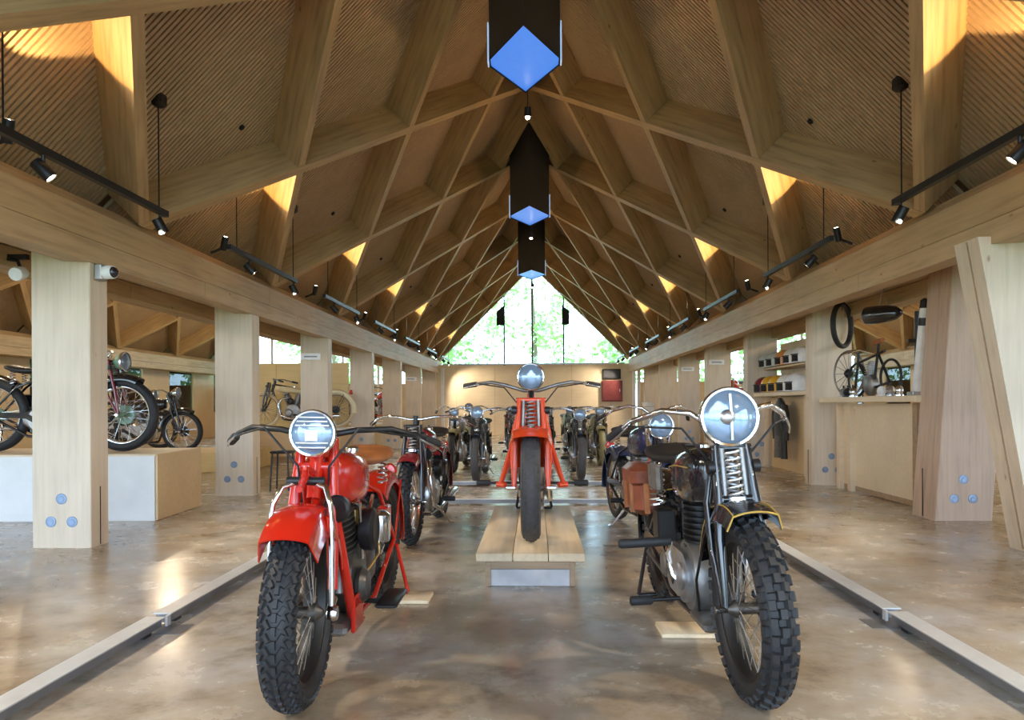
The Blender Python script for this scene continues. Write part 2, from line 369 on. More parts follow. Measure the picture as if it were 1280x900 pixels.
# outer side walls with windows
for nm, x, s in (('wall_left', -11.8, 1), ('wall_right', 11.6, -1)):
    o = struct(link(nm, None)); y = Y0; k = 0
    MB().box((x, 11, .45), (.12, 31.5, .9), 'ply').build('lower_wall', o)
    MB().box((x, 11, 2.6), (.12, 31.5, .55), 'ply').build('upper_wall', o)
    while y < 26:
        y2 = min(y + 1.6, 26.7); MB().box((x, (y + y2) / 2, 1.62), (.10, y2 - y, 1.5), 'ply').build('wall_panel', o)
        MB().box((x, y2 + .83, 1.62), (.012, 1.66, 1.46), 'glass').build('pane', o); y = y2 + 1.66
# glazed entrance end behind the camera
o = struct(link('wall_back', None))
for k in range(10): MB().box((-10.6 + 2.4 * k, Y0, 1.6), (.09, .12, 3.2), 'black_metal').build('mullion', o)
MB().box((0, Y0, 2.55), (22, .14, .12), 'black_metal').build('transom', o)
MB().box((0, 11, -.20), (160, 160, .12), 'grass').build('ground_outside')['kind'] = 'structure'
# ================================================================ motorcycles
# local frame of a motorcycle: forward is -Y, front tyre touches the ground at the origin, rear tyre at y = wb
def wheel(root, name, y, R, tr, tw, tread, rim, S, lod, xf=None, spoke='dull_steel', drum=.07):
    c = Vector((0, y, R)); n = (64, 40, 28)[2 - lod]
    mb = MB(); rub = S.get('rubber', 'rubber')
    body = tr - (.010 if tread in ('knob', 'chevron') else 0)
    prof = [(R - tr + body * math.cos(a) * (1 if math.cos(a) > 0 else .9), tw * math.sin(a)) for a in [2 * PI * k / 14 for k in range(14)]]
    mb.lathe(prof, c, (1, 0, 0), rub, n, closed=True)
    def block(th, ph, circ, wid, hgt, yaw):
        er = Vector((0, -math.sin(th), math.cos(th))); ex = Vector((1, 0, 0)); t = er.cross(ex)
        nn = (er * math.cos(ph) / tr + ex * math.sin(ph) / tw).normalized(); s = nn.cross(t)
        p = c + er * (R - tr + body * math.cos(ph)) + ex * tw * math.sin(ph)
        a = t * math.cos(yaw) + s * math.sin(yaw); b_ = -t * math.sin(yaw) + s * math.cos(yaw)
        M = Matrix((a, b_, nn)).transposed().to_4x4(); M.translation = p
        mb.box((0, 0, hgt / 2 - .003), (circ, wid, hgt), rub, M, .86)
    if lod >= 1 and tread == 'knob':
        nb = int(2 * PI * R / .058)
        for k in range(nb):
            for row, ph in enumerate((-1.05, -.42, .08, .5, 1.05)):
                if row in (1, 3) and False: continue
                block(2 * PI * (k + (row % 2) * .5) / nb, ph - .02, .036, .024 if row in (0, 4) else .026, .016, 0)
    if lod >= 1 and tread == 'chevron':
        nb = int(2 * PI * R / .044)
        for k in range(nb):
            for row, ph in enumerate((-1.2, -.80, -.38, 0, .38, .80, 1.2)):
                block(2 * PI * (k + (row % 2) * .5) / nb, ph, .032, .016, .011, (.5, -.5, .55, 0, -.55, .5, -.5)[row])
    if lod >= 1 and tread == 'road':
        nb = int(2 * PI * R / .026)
        for k in range(nb):
            for row, ph in enumerate((-.9, -.5, .5, .9)): block(2 * PI * (k + (row % 2) * .5) / nb, ph, .017, .010, .005, (.3, -.3, .3, -.3)[row])
    o = mb.build(name, root, 32, xf)
    ri = R - 2 * tr * .92
    prof = [(ri + .022, -tw * .62), (ri + .026, -tw * .70), (ri + .004, -tw * .66), (ri - .008, -tw * .3), (ri - .012, 0), (ri - .008, tw * .3), (ri + .004, tw * .66), (ri + .026, tw * .70), (ri + .022, tw * .62), (ri + .004, 0)]
    MB().lathe(prof, c, (1, 0, 0), rim, n, closed=True).build('rim', o, 40, xf)
    hp = [(.012, -.085), (.02, -.07), (.032, -.055), (.034, -.05), (.022, -.045), (.022, .03), (drum, .035), (drum, .06), (.03, .064), (.012, .085)]
    MB().lathe(hp, c, (1, 0, 0), 'engine_dark' if drum < .05 else S.get('hub', 'black_metal'), 20).build('hub', o, 35, xf)
    mb = MB(); ns = 36 if lod else 20; rs = .0019 if lod == 2 else .003
    for k in range(ns):
        a = 2 * PI * k / ns; sgn = 1 if k % 2 else -1; tw_ = (.62 if (k // 2) % 2 else -.62); hr = .03 if sgn < 0 else max(.03, drum * .9)
        p0 = c + Vector((sgn * .046, -math.sin(a + tw_) * hr, math.cos(a + tw_) * hr)); p1 = c + Vector((sgn * .006, -math.sin(a) * (ri - .01), math.cos(a) * (ri - .01)))
        mb.tube([p0, p1], rs, spoke, 4, False)
    mb.build('spokes', o, 60, xf)
    return o
def fender(root, name, y, R, rad, a0, a1, fw, drop, mat, lod, xf=None, line=None, crown=.022):
    c = Vector((0, y, R)); ex = Vector((1, 0, 0)); n = 22 if lod else 12
    prof = []
    for k in range(11):
        q = -1 + 2 * k / 10; prof.append((fw * (q if abs(q) < .9 else math.copysign(.98, q)), crown * (1 - q * q) - (drop if abs(q) > .95 else drop * .12 * abs(q) ** 4)))
    prof2 = prof + [(x * .96, r - .006) for x, r in prof[::-1]]
    rings = []
    for i in range(n + 1):
        th = a0 + (a1 - a0) * i / n; er = Vector((0, -math.sin(th), math.cos(th)))
        rings.append([c + er * (rad + r) + ex * x for x, r in prof2])
    o = MB().loft(rings, mat).build(name, root, 50, xf)
    if line:
        for s in (-1, 1):
            pts = []
            for i in range(n + 1):
                th = a0 + (a1 - a0) * i / n; er = Vector((0, -math.sin(th), math.cos(th))); pts.append(c + er * (rad + crown * .45 - .001) + ex * s * fw * .78)
            MB().tube(pts, .0028, line, 5).build('pinstripe', o, 60, xf)
        er = Vector((0, -math.sin(a0), math.cos(a0)))
        MB().tube([c + er * (rad + r + .001) + ex * x for x, r in prof], .0035, line, 5).build('pinstripe', o, 60, xf)
    return o
def superell(cx, y, cz, hw, hh, p=2.6, n=20, flat=0):
    r = []
    for k in range(n):
        a = 2 * PI * k / n; ca, sa = math.cos(a), math.sin(a)
        x = math.copysign(abs(ca) ** (2 / p), ca) * hw; z = math.copysign(abs(sa) ** (2 / p), sa) * hh
        r.append((cx + x, y, cz + (z if z > 0 or not flat else z * flat)))
    return r
def loftY(secs, mat, p=2.6, n=20, cx=0, mb=None):       # secs: (y, cz, half width, half height)
    return (mb or MB()).loft([superell(cx, y, cz, hw, hh, p, n) for y, cz, hw, hh in secs], mat)
def headlight(root, c, r, S, lod, xf=None, body='chrome', style=0):
    c = Vector(c); a = Vector((0, -1, .04 * (style == 2))).normalized()
    o = MB().lathe([(.004, -r * 1.15), (r * .35, -r * 1.05), (r * .72, -r * .7), (r * .93, -r * .25), (r * .97, 0)], c, a, body, 28).build('headlight', root, 50, xf)
    MB().lathe([(r * .97, -.012), (r * 1.04, -.006), (r * 1.05, .008), (r * 1.0, .018), (r * .92, .016), (r * .92, .004)], c, a, 'chrome', 32).build('rim', o, 50, xf)
    MB().lathe([(r * .93, .006), (r * .8, .016), (r * .5, .026), (.002, .031)], c, a, 'lamp_glass', 28).build('lens', o, 60, xf)
    if lod == 2 and style == 1:          # ribbed lens
        for k, dz in enumerate((-.62, -.42, .34, .52, .70)):
            hw = r * .9 * math.sqrt(max(.05, 1 - dz * dz)) * .86
            MB().tube([c + Vector((-hw, -.018, dz * r)), c + Vector((0, -.034, dz * r)), c + Vector((hw, -.018, dz * r))], .0042, 'alloy', 6).build('lens_rib', o, 60, xf)
        MB().bbox((c.x, c.y - .031, c.z - .1 * r), (r * .55, .006, r * .5), 'white_plastic', .003).build('bulb_shade', o, 40, xf)
    if lod == 2 and style == 2:
        MB().tube([c + Vector((0, -.03, -.78 * r)), c + Vector((0, -.036, 0)), c + Vector((0, -.03, .8 * r))], .006, 'alloy', 6).build('lens_bar', o, 60, xf)
        MB().lathe([(.03, .028), (.022, .04), (.004, .044)], c + Vector((-.012, 0, 0)), a, 'alloy', 16).build('bulb_cap', o, 50, xf)
    return o
def coil(p0, p1, r, turns, wire, mat, mb=None, n=8):
    p0, p1 = Vector(p0), Vector(p1); ax = (p1 - p0); u = ax.normalized().cross(Vector((1, 0, .01))).normalized(); v = ax.normalized().cross(u); N_ = turns * n
    return (mb or MB()).tube([p0 + ax * k / N_ + (u * math.cos(2 * PI * k / n) + v * math.sin(2 * PI * k / n)) * r for k in range(N_ + 1)], wire, mat, 6)
def cylinder_fins(mb, base, axis, ln, r, nf, mat='dull_steel'):
    a = Vector(axis).normalized(); b_ = Vector(base); prof = []
    for k in range(nf):
        h = ln * k / nf; prof += [(r * .62, h), (r, h + .001), (r, h + ln / nf * .38), (r * .62, h + ln / nf * .40)]
    prof += [(r * .55, ln), (r * .5, ln + .02), (.003, ln + .025)]
    mb.lathe(prof, b_, a, mat, 18)
def engine(root, kind, lod, S):
    mb = MB(); mb.lathe([(.10, -.085), (.155, -.075), (.165, -.05), (.165, .05), (.155, .075), (.10, .085)], (0, .62, .33), (1, 0, 0), S.get('case', 'alloy'), 24)
    loftY([(.74, .33, .07, .09), (.82, .33, .085, .10), (.95, .33, .085, .10), (1.02, .34, .06, .07)], S.get('case', 'alloy'), 3, 14, mb=mb)
    e = mb.build('crankcase', root, 35)
    G_ac = S.get('ac_r', .068)
    angs = (-.37, .37) if kind == 'vtwin' else (-.06,)
    for a in angs:
        ax = (0, math.sin(a), math.cos(a)); base = Vector((0, .62, .33)) + Vector(ax) * .13
        cm = MB(); cylinder_fins(cm, base, ax, .24, .082, 9 if lod else 6, S.get('cyl', 'dull_steel')); cy = cm.build('cylinder', root, 35)
        top = base + Vector(ax) * .25
        hm = MB(); hm.bbox((0, 0, .025), (.13, .12, .05), S.get('case', 'alloy'), .012); hm.v = [tuple(Matrix.Rotation(-a, 4, 'X') @ Vector(p) + top) for p in hm.v]; hm.build('cylinder_head', cy, 35)
        if lod == 2:
            for sx in (-.05, .05): MB().tube([Vector((sx + .045, 0, 0)) + Vector((0, .60, .42)), Vector((sx * .5 + .085, 0, 0)) + top], .008, 'chrome', 6).build('pushrod', cy)
    # carburettor / air cleaner on the +X side, primary cover on the -X side
    MB().lathe([(k_ * G_ac, h_) for k_, h_ in ((.45, 0), (.92, .005), (1, .02), (1, .055), (.75, .07), (.55, .062), (.1, .066))], (.09, .60, .55), (1, 0, 0), S.get('aircleaner', 'black_metal'), 20).build('air_cleaner', root, 35)
    pc = []
    for k in range(24):
        a = 2 * PI * k / 24; r = .115; yy = math.cos(a) * r; zz = math.sin(a) * r; pc.append((yy + (.22 if yy > 0 else 0), zz))
    MB().prism([(y, z) for y, z in pc], -.105, -.075, lambda u, v, h: (h, .60 + u, .33 + v), S.get('primary', 'alloy')).build('primary_cover', root, 30)
    MB().lathe([(.06, 0), (.065, -.012), (.05, -.022), (.004, -.025)], (-.105, .60, .33), (1, 0, 0), S.get('primary', 'alloy'), 20).build('cover_cap', root, 35)
    MB().lathe([(.075, 0), (.08, .02), (.06, .045), (.004, .05)], (.085, .56, .31), (1, 0, 0), S.get('case', 'alloy'), 20).build('timing_cover', root, 35)
    # exhaust
    ex = S.get('exhaust', 'chrome')
    if ex: MB().tube([(.05, .50, .62), (.08, .40, .60), (.10, .34, .48), (.12, .40, .26), (.13, .6, .20), (.13, 1.0, .22), (.13, 1.3, .24), (.13, 1.62, .25)], [.019] * 5 + [.021, .034, .03], ex, 10).build('exhaust', root, 60)
def motorcycle(name, label, x, y, rz=0, group='motorcycles', lod=1, lean=0, z=0, **S):
    t = thing(name, label, 'motorcycle', (x, y, z), rz, group); t.rotation_euler = (0, lean, rz)
    G = S.get
    wb, R = G('wb', 1.42), G('R', .34); tr, tw = G('tr', .046), G('tw', .046)
    paint = G('paint', 'black_paint'); fr = G('frame', paint); bar = G('bar', 'chrome'); tread = G('tread', 'road')
    st = G('steer', 0); hd = Vector((0, .23, .93)); axs = Vector((0, .27, .62)).normalized()
    XF = Matrix.Translation(hd) @ Matrix.Rotation(st, 4, axs) @ Matrix.Translation(-hd)
    rim = G('rim', 'black_metal')
    wheel(t, 'front_wheel', 0, R, tr, tw, tread, rim, S, lod, XF, G('spoke', 'dull_steel'), G('drum', .035))
    wheel(t, 'rear_wheel', wb, R, tr, tw, tread, rim, S, min(lod, 1), None, G('spoke', 'dull_steel'), .08)
    fender(t, 'front_fender', 0, R, R + .03, G('fa0', .50), G('fa1', -1.35), G('fw', .085), G('fdrop', .05), G('fender', paint), lod, XF, G('line'))
    fender(t, 'rear_fender', wb, R, R + .03, .7, -1.75, .09, .05, G('fender', paint), lod, None, G('line'))
    tb = lambda nm, pts, r, mat, parent=t, xf=XF, n=8: MB().tube(pts, r, mat, n).build(nm, parent, 60, xf)
    fork = G('fork', 'girder'); fm = G('forkmat', fr)
    if fork == 'girder':
        fk = G('fk', 1.1)
        for s in (-1, 1):
            q = s * fk
            tb('fork_blade', [(q * .078, 0, R), (q * .075, .035, R + .25), (q * .062, .075, .76), (q * .055, .12, .94)], [.013, .019, .019, .016], fm)
            tb('fork_stay', [(q * .082, .005, R), (q * .09, .10, R + .20), (q * .085, .155, .72), (q * .05, .17, .90)], [.011, .014, .014, .012], fm)
            tb('axle_nut', [(q * .075, 0, R), (q * .115, 0, R)], .014, 'chrome')
            tb('friction_damper', [(q * .066, .10, .86), (q * .09, .10, .86)], .026, 'black_metal', n=14)
            if lod == 2: tb('guide_rod', [(q * .038, .085, .75), (q * .034, .115, .93)], .013, 'dull_steel')
        for zz, yy in ((.74, .075), (.93, .12)): tb('fork_link', [(-.07 * fk, yy, zz), (.07 * fk, yy, zz)], .015, fm)
        coil((0, .085, .745), (0, .115, .925), .031, 7 if lod else 4, .0062, G('spring', 'dull_steel')).build('fork_spring', t, 60, XF)
        MB().lathe([(.012, -.03), (.04, -.02), (.04, 0), (.03, .01)], (0, .082, .745), (0, .15, 1), 'chrome', 16).build('spring_cup', t, 40, XF)
    elif fork == 'leaf':
        for s in (-1, 1):
            tb('fork_tube', [(s * .062, .25, .97), (s * .075, .19, .74), (s * .092, .12, .40)], [.019, .024, .019], fm, n=10)
            tb('fork_brace', [(s * .09, .12, .40), (s * .10, .02, .52), (s * .098, -.01, .70)], .010, fm)
            tb('fender_stay', [(s * .115, 0, R), (s * .112, -.005, .60), (s * .105, .0, .74), (s * .08, .03, .80), (s * .03, .07, .815)], .0105, 'chrome', n=8)
            tb('trailing_link', [(s * .105, 0, R), (s * .10, .10, .37)], .016, 'chrome')
            MB().lathe([(.004, -.02), (.026, -.018), (.03, 0), (.026, .018), (.004, .02)], (s * .118, 0, R), (1, 0, 0), 'chrome', 14).build('axle_nut', t, 40, XF)
        for k in range(4): tb('leaf_spring', [(0, .17, .80 + k * .014), (0, .05, .83 + k * .012), (0, -.04 + k * .03, .80 + k * .013)], .013, fm)
        tb('fork_crown', [(-.075, .22, .86), (.075, .22, .86)], .022, fm)
        tb('fork_clamp', [(-.07, .06, .82), (.07, .06, .82)], .016, 'black_metal')
    else:   # telescopic
        for s in (-1, 1): tb('fork_leg', [(s * .085, 0, R), (s * .085, .10, .62), (s * .085, .20, .92)], [.026, .026, .019], 'chrome', n=10)
        tb('fork_crown', [(-.10, .18, .86), (.10, .18, .86)], .02, fm)
    # frame
    F = lambda nm, pts, r=.017, mat=fr: MB().tube(pts, r, mat, 8 if lod else 6).build(nm, t, 60)
    F('head_tube', [(0, .17, .74), (0, .25, .97)], .028)
    F('top_tube', [(0, .22, .90), (0, .55, .84), (0, .92, .72)])
    F('down_tube', [(0, .19, .78), (0, .30, .45), (0, .40, .19), (0, .55, .155)], .02)
    F('seat_tube', [(0, .93, .74), (0, .97, .20)])
    for s in (-1, 1):
        F('cradle_tube', [(0, .42, .17), (s * .06, .55, .155), (s * .075, .95, .16), (s * .08, wb, R)], .014)
        F('rear_stay', [(0, .92, .74), (s * .075, 1.08, .66), (s * .085, wb, R)], .012)
        F('fender_strut', [(s * .088, wb, R), (s * .092, wb + .18, R + .32)], .006)
    if G('twin_down'):
        for s in (-1, 1): F('front_down_tube', [(s * .035, .22, .86), (s * .07, .30, .55), (s * .09, .42, .22), (s * .09, .58, .16)], .022)
        MB().bbox((.10, .47, .22), (.02, .16, .15), fr, .006).build('frame_plate', t)
    if G('crash'):
        for s in (-1, 1):
            F('crash_leg', [(s * .09, .27, .84), (s * .13, .34, .64), (s * .225, .42, .33)], .017)
            F('crash_leg', [(s * .09, .62, .70), (s * .15, .55, .5), (s * .225, .44, .33)], .013)
            F('leg_shoe', [(s * .19, .40, .325), (s * .25, .44, .325)], .02)
    # tank
    th, tl = G('tank_h', .105), G('tank', paint)
    secs = [(.27, .80, .035, .05), (.29, .81, .075, th * .75), (.36, .80, .105, th), (.50, .785, .125, th * 1.05), (.66, .77, .115, th), (.80, .755, .085, th * .8), (.87, .745, .045, th * .5), (.885, .74, .01, .02)]
    tk = loftY(secs, tl, 3.0, 22).build('fuel_tank', t, 50)
    for yy in (.42, .66): MB().lathe([(.03, 0), (.03, .018), (.02, .026), (.002, .028)], (.04, yy, .775 + th * 1.0), (0, 0, 1), 'chrome', 14).build('filler_cap', tk, 40)
    if G('line'):
        for s in (-1, 1): MB().tube([(s * .113, .36, .84), (s * .131, .5, .84), (s * .121, .66, .82), (s * .09, .80, .80)], .003, G('line'), 5).build('pinstripe', tk)
    # saddle
    sm = G('seat', 'black_leather')
    secs = [(.80, .835, .03, .018), (.84, .845, .05, .022), (.92, .835, .075, .028), (1.02, .835, .125, .034), (1.10, .85, .145, .036), (1.16, .868, .135, .030), (1.19, .878, .10, .016)]
    sd = loftY(secs, sm, 2.3, 18).build('saddle', t, 60)
    for s in (-1, 1): coil((s * .09, 1.10, .70), (s * .09, 1.10, .825), .024, 5, .005, 'chrome').build('saddle_spring', sd)
    engine(t, G('engine', 'vtwin'), lod, S)
    # handlebar
    hb = G('hb', 'wide'); B0 = Vector((0, .235, .985))
    if hb == 'wide': half = [(.05, 0, .02), (.16, .01, .055), (.30, .05, .06), (.40, .13, .035), (.50, .26, .01)]
    elif hb == 'low': half = [(.05, 0, .0), (.15, .02, .02), (.28, .07, .025), (.37, .17, -.005), (.45, .32, -.045)]
    elif hb == 'swept': half = [(.04, .0, .03), (.12, .0, .085), (.22, .05, .10), (.32, .18, .06), (.39, .34, -.01)]
    else: half = [(.05, 0, .01), (.18, -.01, .05), (.28, .02, .07), (.38, .08, .06), (.47, .15, .05)]
    pts = [B0 + Vector((-a, b_, c)) for a, b_, c in half[::-1]] + [B0 + Vector(p) for p in half]
    h = tb('handlebar', pts, .0125, bar, n=10)
    for s in (-1, 1):
        e1 = B0 + Vector((s * half[-1][0], *half[-1][1:])); e0 = B0 + Vector((s * half[-2][0], *half[-2][1:])); d = (e1 - e0).normalized()
        MB().tube([e1 - d * .11, e1 - d * .10, e1 + d * .01, e1 + d * .015], [.016, .019, .019, .012], G('grip', 'rubber'), 10).build('grip', h, 40, XF)
        tb('lever', [e1 - d * .14 + Vector((0, -.03, -.005)), e1 - d * .05 + Vector((0, -.055, -.01)), e1 + d * .02 + Vector((0, -.04, -.015))], .005, 'chrome', h)
        if lod == 2: tb('control_cable', [e1 - d * .13 + Vector((0, -.02, 0)), B0 + Vector((s * .18, -.10, .03)), B0 + Vector((s * .06, -.06, -.12)), (s * .05, .2, .72)], .0045, 'black_metal', h)
    tb('steering_stem', [hd + Vector((0, .0, -.04)), B0 + Vector((0, 0, .03))], .022, 'black_metal' if fork != 'leaf' else fm)
    if G('hl_r', .09):
        headlight(t, G('hl', (0, .08, 1.0)), G('hl_r', .09), S, lod, XF, G('hl_body', 'chrome'), G('hl_style', 0))
        tb('lamp_bracket', [Vector(G('hl', (0, .08, 1.0))) + Vector((0, .05, -.03)), (0, .2, .93)], .014, 'black_metal')
    if lod >= 1 and G('horn', True): MB().lathe([(.03, .05), (.05, .03), (.055, 0), (.045, -.01), (.01, -.004)], (.09, .17, .70), (.2, 1, 0), 'black_metal', 18).build('horn', t, 40)
    # pegs, chain guard, tool box, stand
    px0, pyy, pzz = G('peg', (.25, .72, .27))
    for s in (-1, 1):
        if G('boards'):
            bd = MB().bbox((s * .20, .74, .205), (.10, .30, .018), 'black_metal', .006).build('foot_board', t)
            MB().tube([(s * .05, .72, .2), (s * .2, .72, .195)], .012, 'black_metal', 6).build('board_bracket', bd)
        else:
            pg = F('foot_peg', [(s * .09, pyy, pzz), (s * px0, pyy, pzz)], .010, 'black_metal')
            MB().tube([(s * (px0 - .10), pyy, pzz), (s * (px0 - .09), pyy, pzz), (s * px0, pyy, pzz), (s * (px0 + .005), pyy, pzz)], [.016, .022, .022, .014], 'rubber', 10).build('peg_rubber', pg, 40)
    if lod == 2:      # magneto, oil tank, carburettor, oil lines, battery
        MB().lathe([(.03, 0), (.045, .005), (.045, .10), (.03, .11)], (.03, .44, .30), (0, .2, 1), 'dull_steel', 16).build('generator', t)
        MB().lathe([(.05, 0), (.055, .01), (.055, .13), (.03, .15), (.012, .155)], (.11, .90, .44), (0, 0, 1), G('oil', 'alloy'), 18).build('oil_tank', t)
        MB().bbox((.075, .66, .60), (.05, .07, .08), 'brass', .01).build('carburettor', t)
        MB().tube([(.11, .9, .45), (.13, .8, .40), (.11, .68, .36), (.09, .6, .34)], .006, 'brass', 6).build('oil_line', t)
        MB().tube([(.06, .66, .66), (.09, .60, .72), (.05, .55, .70)], .005, 'black_metal', 6).build('fuel_line', t)
        MB().tube([(-.06, .5, .2), (-.09, .4, .36), (-.06, .3, .6), (-.03, .25, .8)], .006, 'black_metal', 6).build('wiring_loom', t)
        MB().bbox((-.09, .98, .50), (.09, .13, .17), 'black_metal', .01).build('battery_box', t)
        MB().lathe([(.05, -.018), (.06, -.01), (.06, .01), (.05, .018)], (-.10, .95, .31), (1, 0, 0), 'dull_steel', 18).build('sprocket', t)
        MB().tube([(-.10, .95, .36), (-.10, 1.42, .41), (-.10, 1.47, .34), (-.10, 1.42, .28), (-.10, .95, .25)], .008, 'dull_steel', 5).build('chain', t)
        MB().bbox((0, .46, .17), (.17, .24, .05), 'dull_steel', .015).build('sump', t)
    MB().prism([(.75, .30), (.95, .40), (1.30, .41), (1.42, .40), (1.42, .36), (.95, .34), (.78, .25)], -.11, -.098, lambda u, v, h_: (h_, u, v), G('guard', 'black_paint')).build('chain_guard', t, 30)
    MB().bbox((.105, 1.05, .52), (.05, .16, .15), G('box', fr), .012).build('tool_box', t, 40)
    if G('stand', 'rear') == 'rear':
        for s in (-1, 1): F('stand_leg', [(s * .10, wb - .02, R - .02), (s * .15, wb + .06, .02 + G('stz', 0))], .011, G('standmat', fr))
        F('stand_bar', [(-.15, wb + .06, .014 + G('stz', 0)), (.15, wb + .06, .014 + G('stz', 0))], .011, G('standmat', fr))
    elif G('stand') == 'center':
        for s in (-1, 1): F('stand_leg', [(s * .07, .92, .17), (s * .17, .98, .02), (s * .21, .99, .012)], .011, G('standmat', 'chrome'))
    else:
        F('side_stand', [(.07, .78, .18), (.20, .76, .02)], .010, G('standmat', 'chrome'))
    if lod >= 1:
        MB().lathe([(.03, .035), (.045, .03), (.048, 0), (.04, -.02), (.01, -.03)], (0, wb + .30, R + .36), (0, 1, 0), 'red_paint', 16).build('tail_lamp', t, 40)
    return t
# ---------------------------------------------------------------- the three front motorcycles
red = motorcycle('motorcycle', 'bright red vintage motorcycle with brown leather saddle and black handlebar, parked on the floor', -.865, 2.66, .015, None, 2, stz=.021, ac_r=.095,
    R=.345, tr=.058, tw=.060, tread='chevron', paint='red_paint', rim='black_metal', spoke='dull_steel', fork='leaf', bar='black_metal', hb='low', seat='saddle_leather', engine='vtwin',
    hl=(0, .16, .995), hl_r=.088, hl_style=1, steer=.05, fw=.105, fdrop=.095, fa0=.66, fa1=-1.2, wb=1.46, tank_h=.115, case='engine_dark', cyl='engine_dark', primary='engine_dark', exhaust=None, horn=True, drum=.035, box='red_paint', standmat='red_paint', twin_down=True, boards=True, oil='chrome')
org = motorcycle('motorcycle', 'orange-red vintage motorcycle standing on the timber plinth', -.035, 4.86, -.01, None, 2, z=.203,
    R=.35, tr=.058, tw=.064, tread='road', rubber='rubber_grey', paint='orange_paint', fork='girder', fk=1.42, forkmat='orange_paint', rim='black_metal', bar='dull_steel', seat='saddle_leather',
    hl=(0, .10, 1.085), hl_r=.090, steer=0, fw=.14, fdrop=.06, fa0=.50, fa1=-1.3, wb=1.4, hb='flat', tank_h=.12, stand='rear', standmat='black_metal', grip='rubber', engine='single', crash=True, peg=(.40, .46, .335), horn=False)
blk = motorcycle('motorcycle', 'black vintage motorcycle with a leather pannier and a large chrome headlight', .80, 2.75, .045, None, 2, lean=-.05,
    R=.345, tr=.058, tw=.055, tread='knob', paint='black_paint', fork='girder', line='gold_line', bar='chrome', hb='swept', seat='black_leather', rim='black_metal', engine='single',
    hl=(0, .12, 1.05), hl_r=.112, hl_style=2, steer=0, fw=.10, fdrop=.05, fa0=.34, fa1=-1.3, wb=1.44, case='dull_steel', spring='alloy', horn=False, cyl='black_metal', peg=(.33, .66, .215), tank_h=.12)
# leather pannier, knee pad and kick pedal of the black motorcycle
pn = MB().bbox((-.155, 1.22, .66), (.12, .30, .26), 'bag_leather', .035).build('pannier', blk, 40)
MB().bbox((-.16, 1.215, .735), (.14, .315, .12), 'bag_leather', .03).build('flap', pn, 40)
for dy in (-.09, .09): MB().box((-.222, 1.22 + dy, .645), (.018, .028, .19), 'saddle_leather').build('strap', pn)
MB().box((-.155, 1.066, .645), (.028, .010, .2), 'saddle_leather').build('strap', pn)
MB().bbox((-.155, .82, .76), (.03, .22, .13), 'canvas', .014).build('knee_pad', blk, 40)
kp = MB().tube([(-.13, .68, .47), (-.15, .66, .42), (-.135, .64, .33), (-.11, .62, .30)], .013, 'chrome', 8).build('kick_pedal', blk)
MB().tube([(-.13, .68, .475), (-.36, .68, .475), (-.37, .68, .475)], [.022, .022, .014], 'rubber', 12).build('pedal_rubber', kp, 40)
coil((-.12, .96, .60), (-.12, .96, .76), .034, 6, .007, 'chrome').build('seat_coil', blk)
MB().tube([(-.06, .34, .80), (-.11, .30, .90), (-.10, .46, .93), (-.02, .50, .92)], .007, 'black_metal', 6).build('brake_cable', blk)
tag(MB().bbox((0, 0, .011), (.21, .20, .022), 'plinth_wood', .003).build('wood_block'), 'small pine board under the stand of the bright red motorcycle', 'board').location = (-.705, 4.15, 0)
tag(MB().bbox((0, 0, .011), (.31, .20, .022), 'plinth_wood', .003).build('wood_block'), 'small pine board under the engine of the black pannier motorcycle', 'board').location = (.74, 3.58, 0)
# ---------------------------------------------------------------- timber plinth
t = thing('plinth', 'low plank-topped timber plinth carrying the orange-red motorcycle', 'plinth', (-.04, 4.45, 0))
for k, (a, b_) in enumerate(((-.33, -.108), (-.104, .108), (.112, .33))):
    MB().bbox(((a + b_) / 2, 1.065, .176), (b_ - a, 2.13, .05), 'plinth_wood', .003).build('plank', t)
for sx in (-1, 1): MB().bbox((sx * .255, .03, .075), (.035, .05, .15), 'plinth_dark', .003).build('leg', t); MB().bbox((sx * .255, 2.08, .075), (.035, .05, .15), 'plinth_dark', .003).build('leg', t)
MB().box((0, .018, .128), (.475, .02, .043), 'plinth_dark').build('apron', t); MB().box((0, .024, .052), (.475, .02, .10), 'weathered').build('front_panel', t)
for sx in (-1, 1): MB().box((sx * .262, 1.05, .075), (.015, 2.0, .148), 'plinth_dark').build('side_panel', t)
# ---------------------------------------------------------------- low floor rails
def rail(label, p0, p1, feet=True):
    p0, p1 = Vector(p0), Vector(p1); d = p1 - p0; ln = d.length; a = math.atan2(d.y, d.x)
    t = thing('floor_rail', label, 'rail', (p0.x, p0.y, 0), a, 'low floor rails')
    fr = lambda u, v, h: (h, u, v)
    MB().prism([(-.048, .060), (.048, .060), (.048, .066), (-.048, .066)], 0, ln, fr, 'rail_top').build('top_plate', t)
    MB().prism([(-.03, .018), (.03, .018), (.03, .060), (-.03, .060)], .002, ln - .002, fr, 'rail_side').build('bar', t)
    n = max(2, int(ln / 1.6) + 1)
    for k in range(n):
        x = .12 + (ln - .24) * k / (n - 1); MB().box((x, 0, .009), (.06, .05, .018), 'black_metal').build('foot', t)
    return t
def joint(x, y, s, label):
    t = thing('rail_joint', label, 'bracket', (x, y, 0), 0)
    MB().box((-s * .05, -.02, .001), (.20, .16, .002), 'rail_side').build('base_plate', t); MB().box((-s * .046, 0, .040), (.012, .035, .05), 'rail_top').build('clip', t)
rail('low grey floor rail beside the bright red motorcycle, entrance end', (-1.88, -.5), (-1.88, 3.56)); rail('low grey floor rail between the bright red and maroon motorcycles and the left columns', (-1.88, 3.62), (-1.88, 8.05))
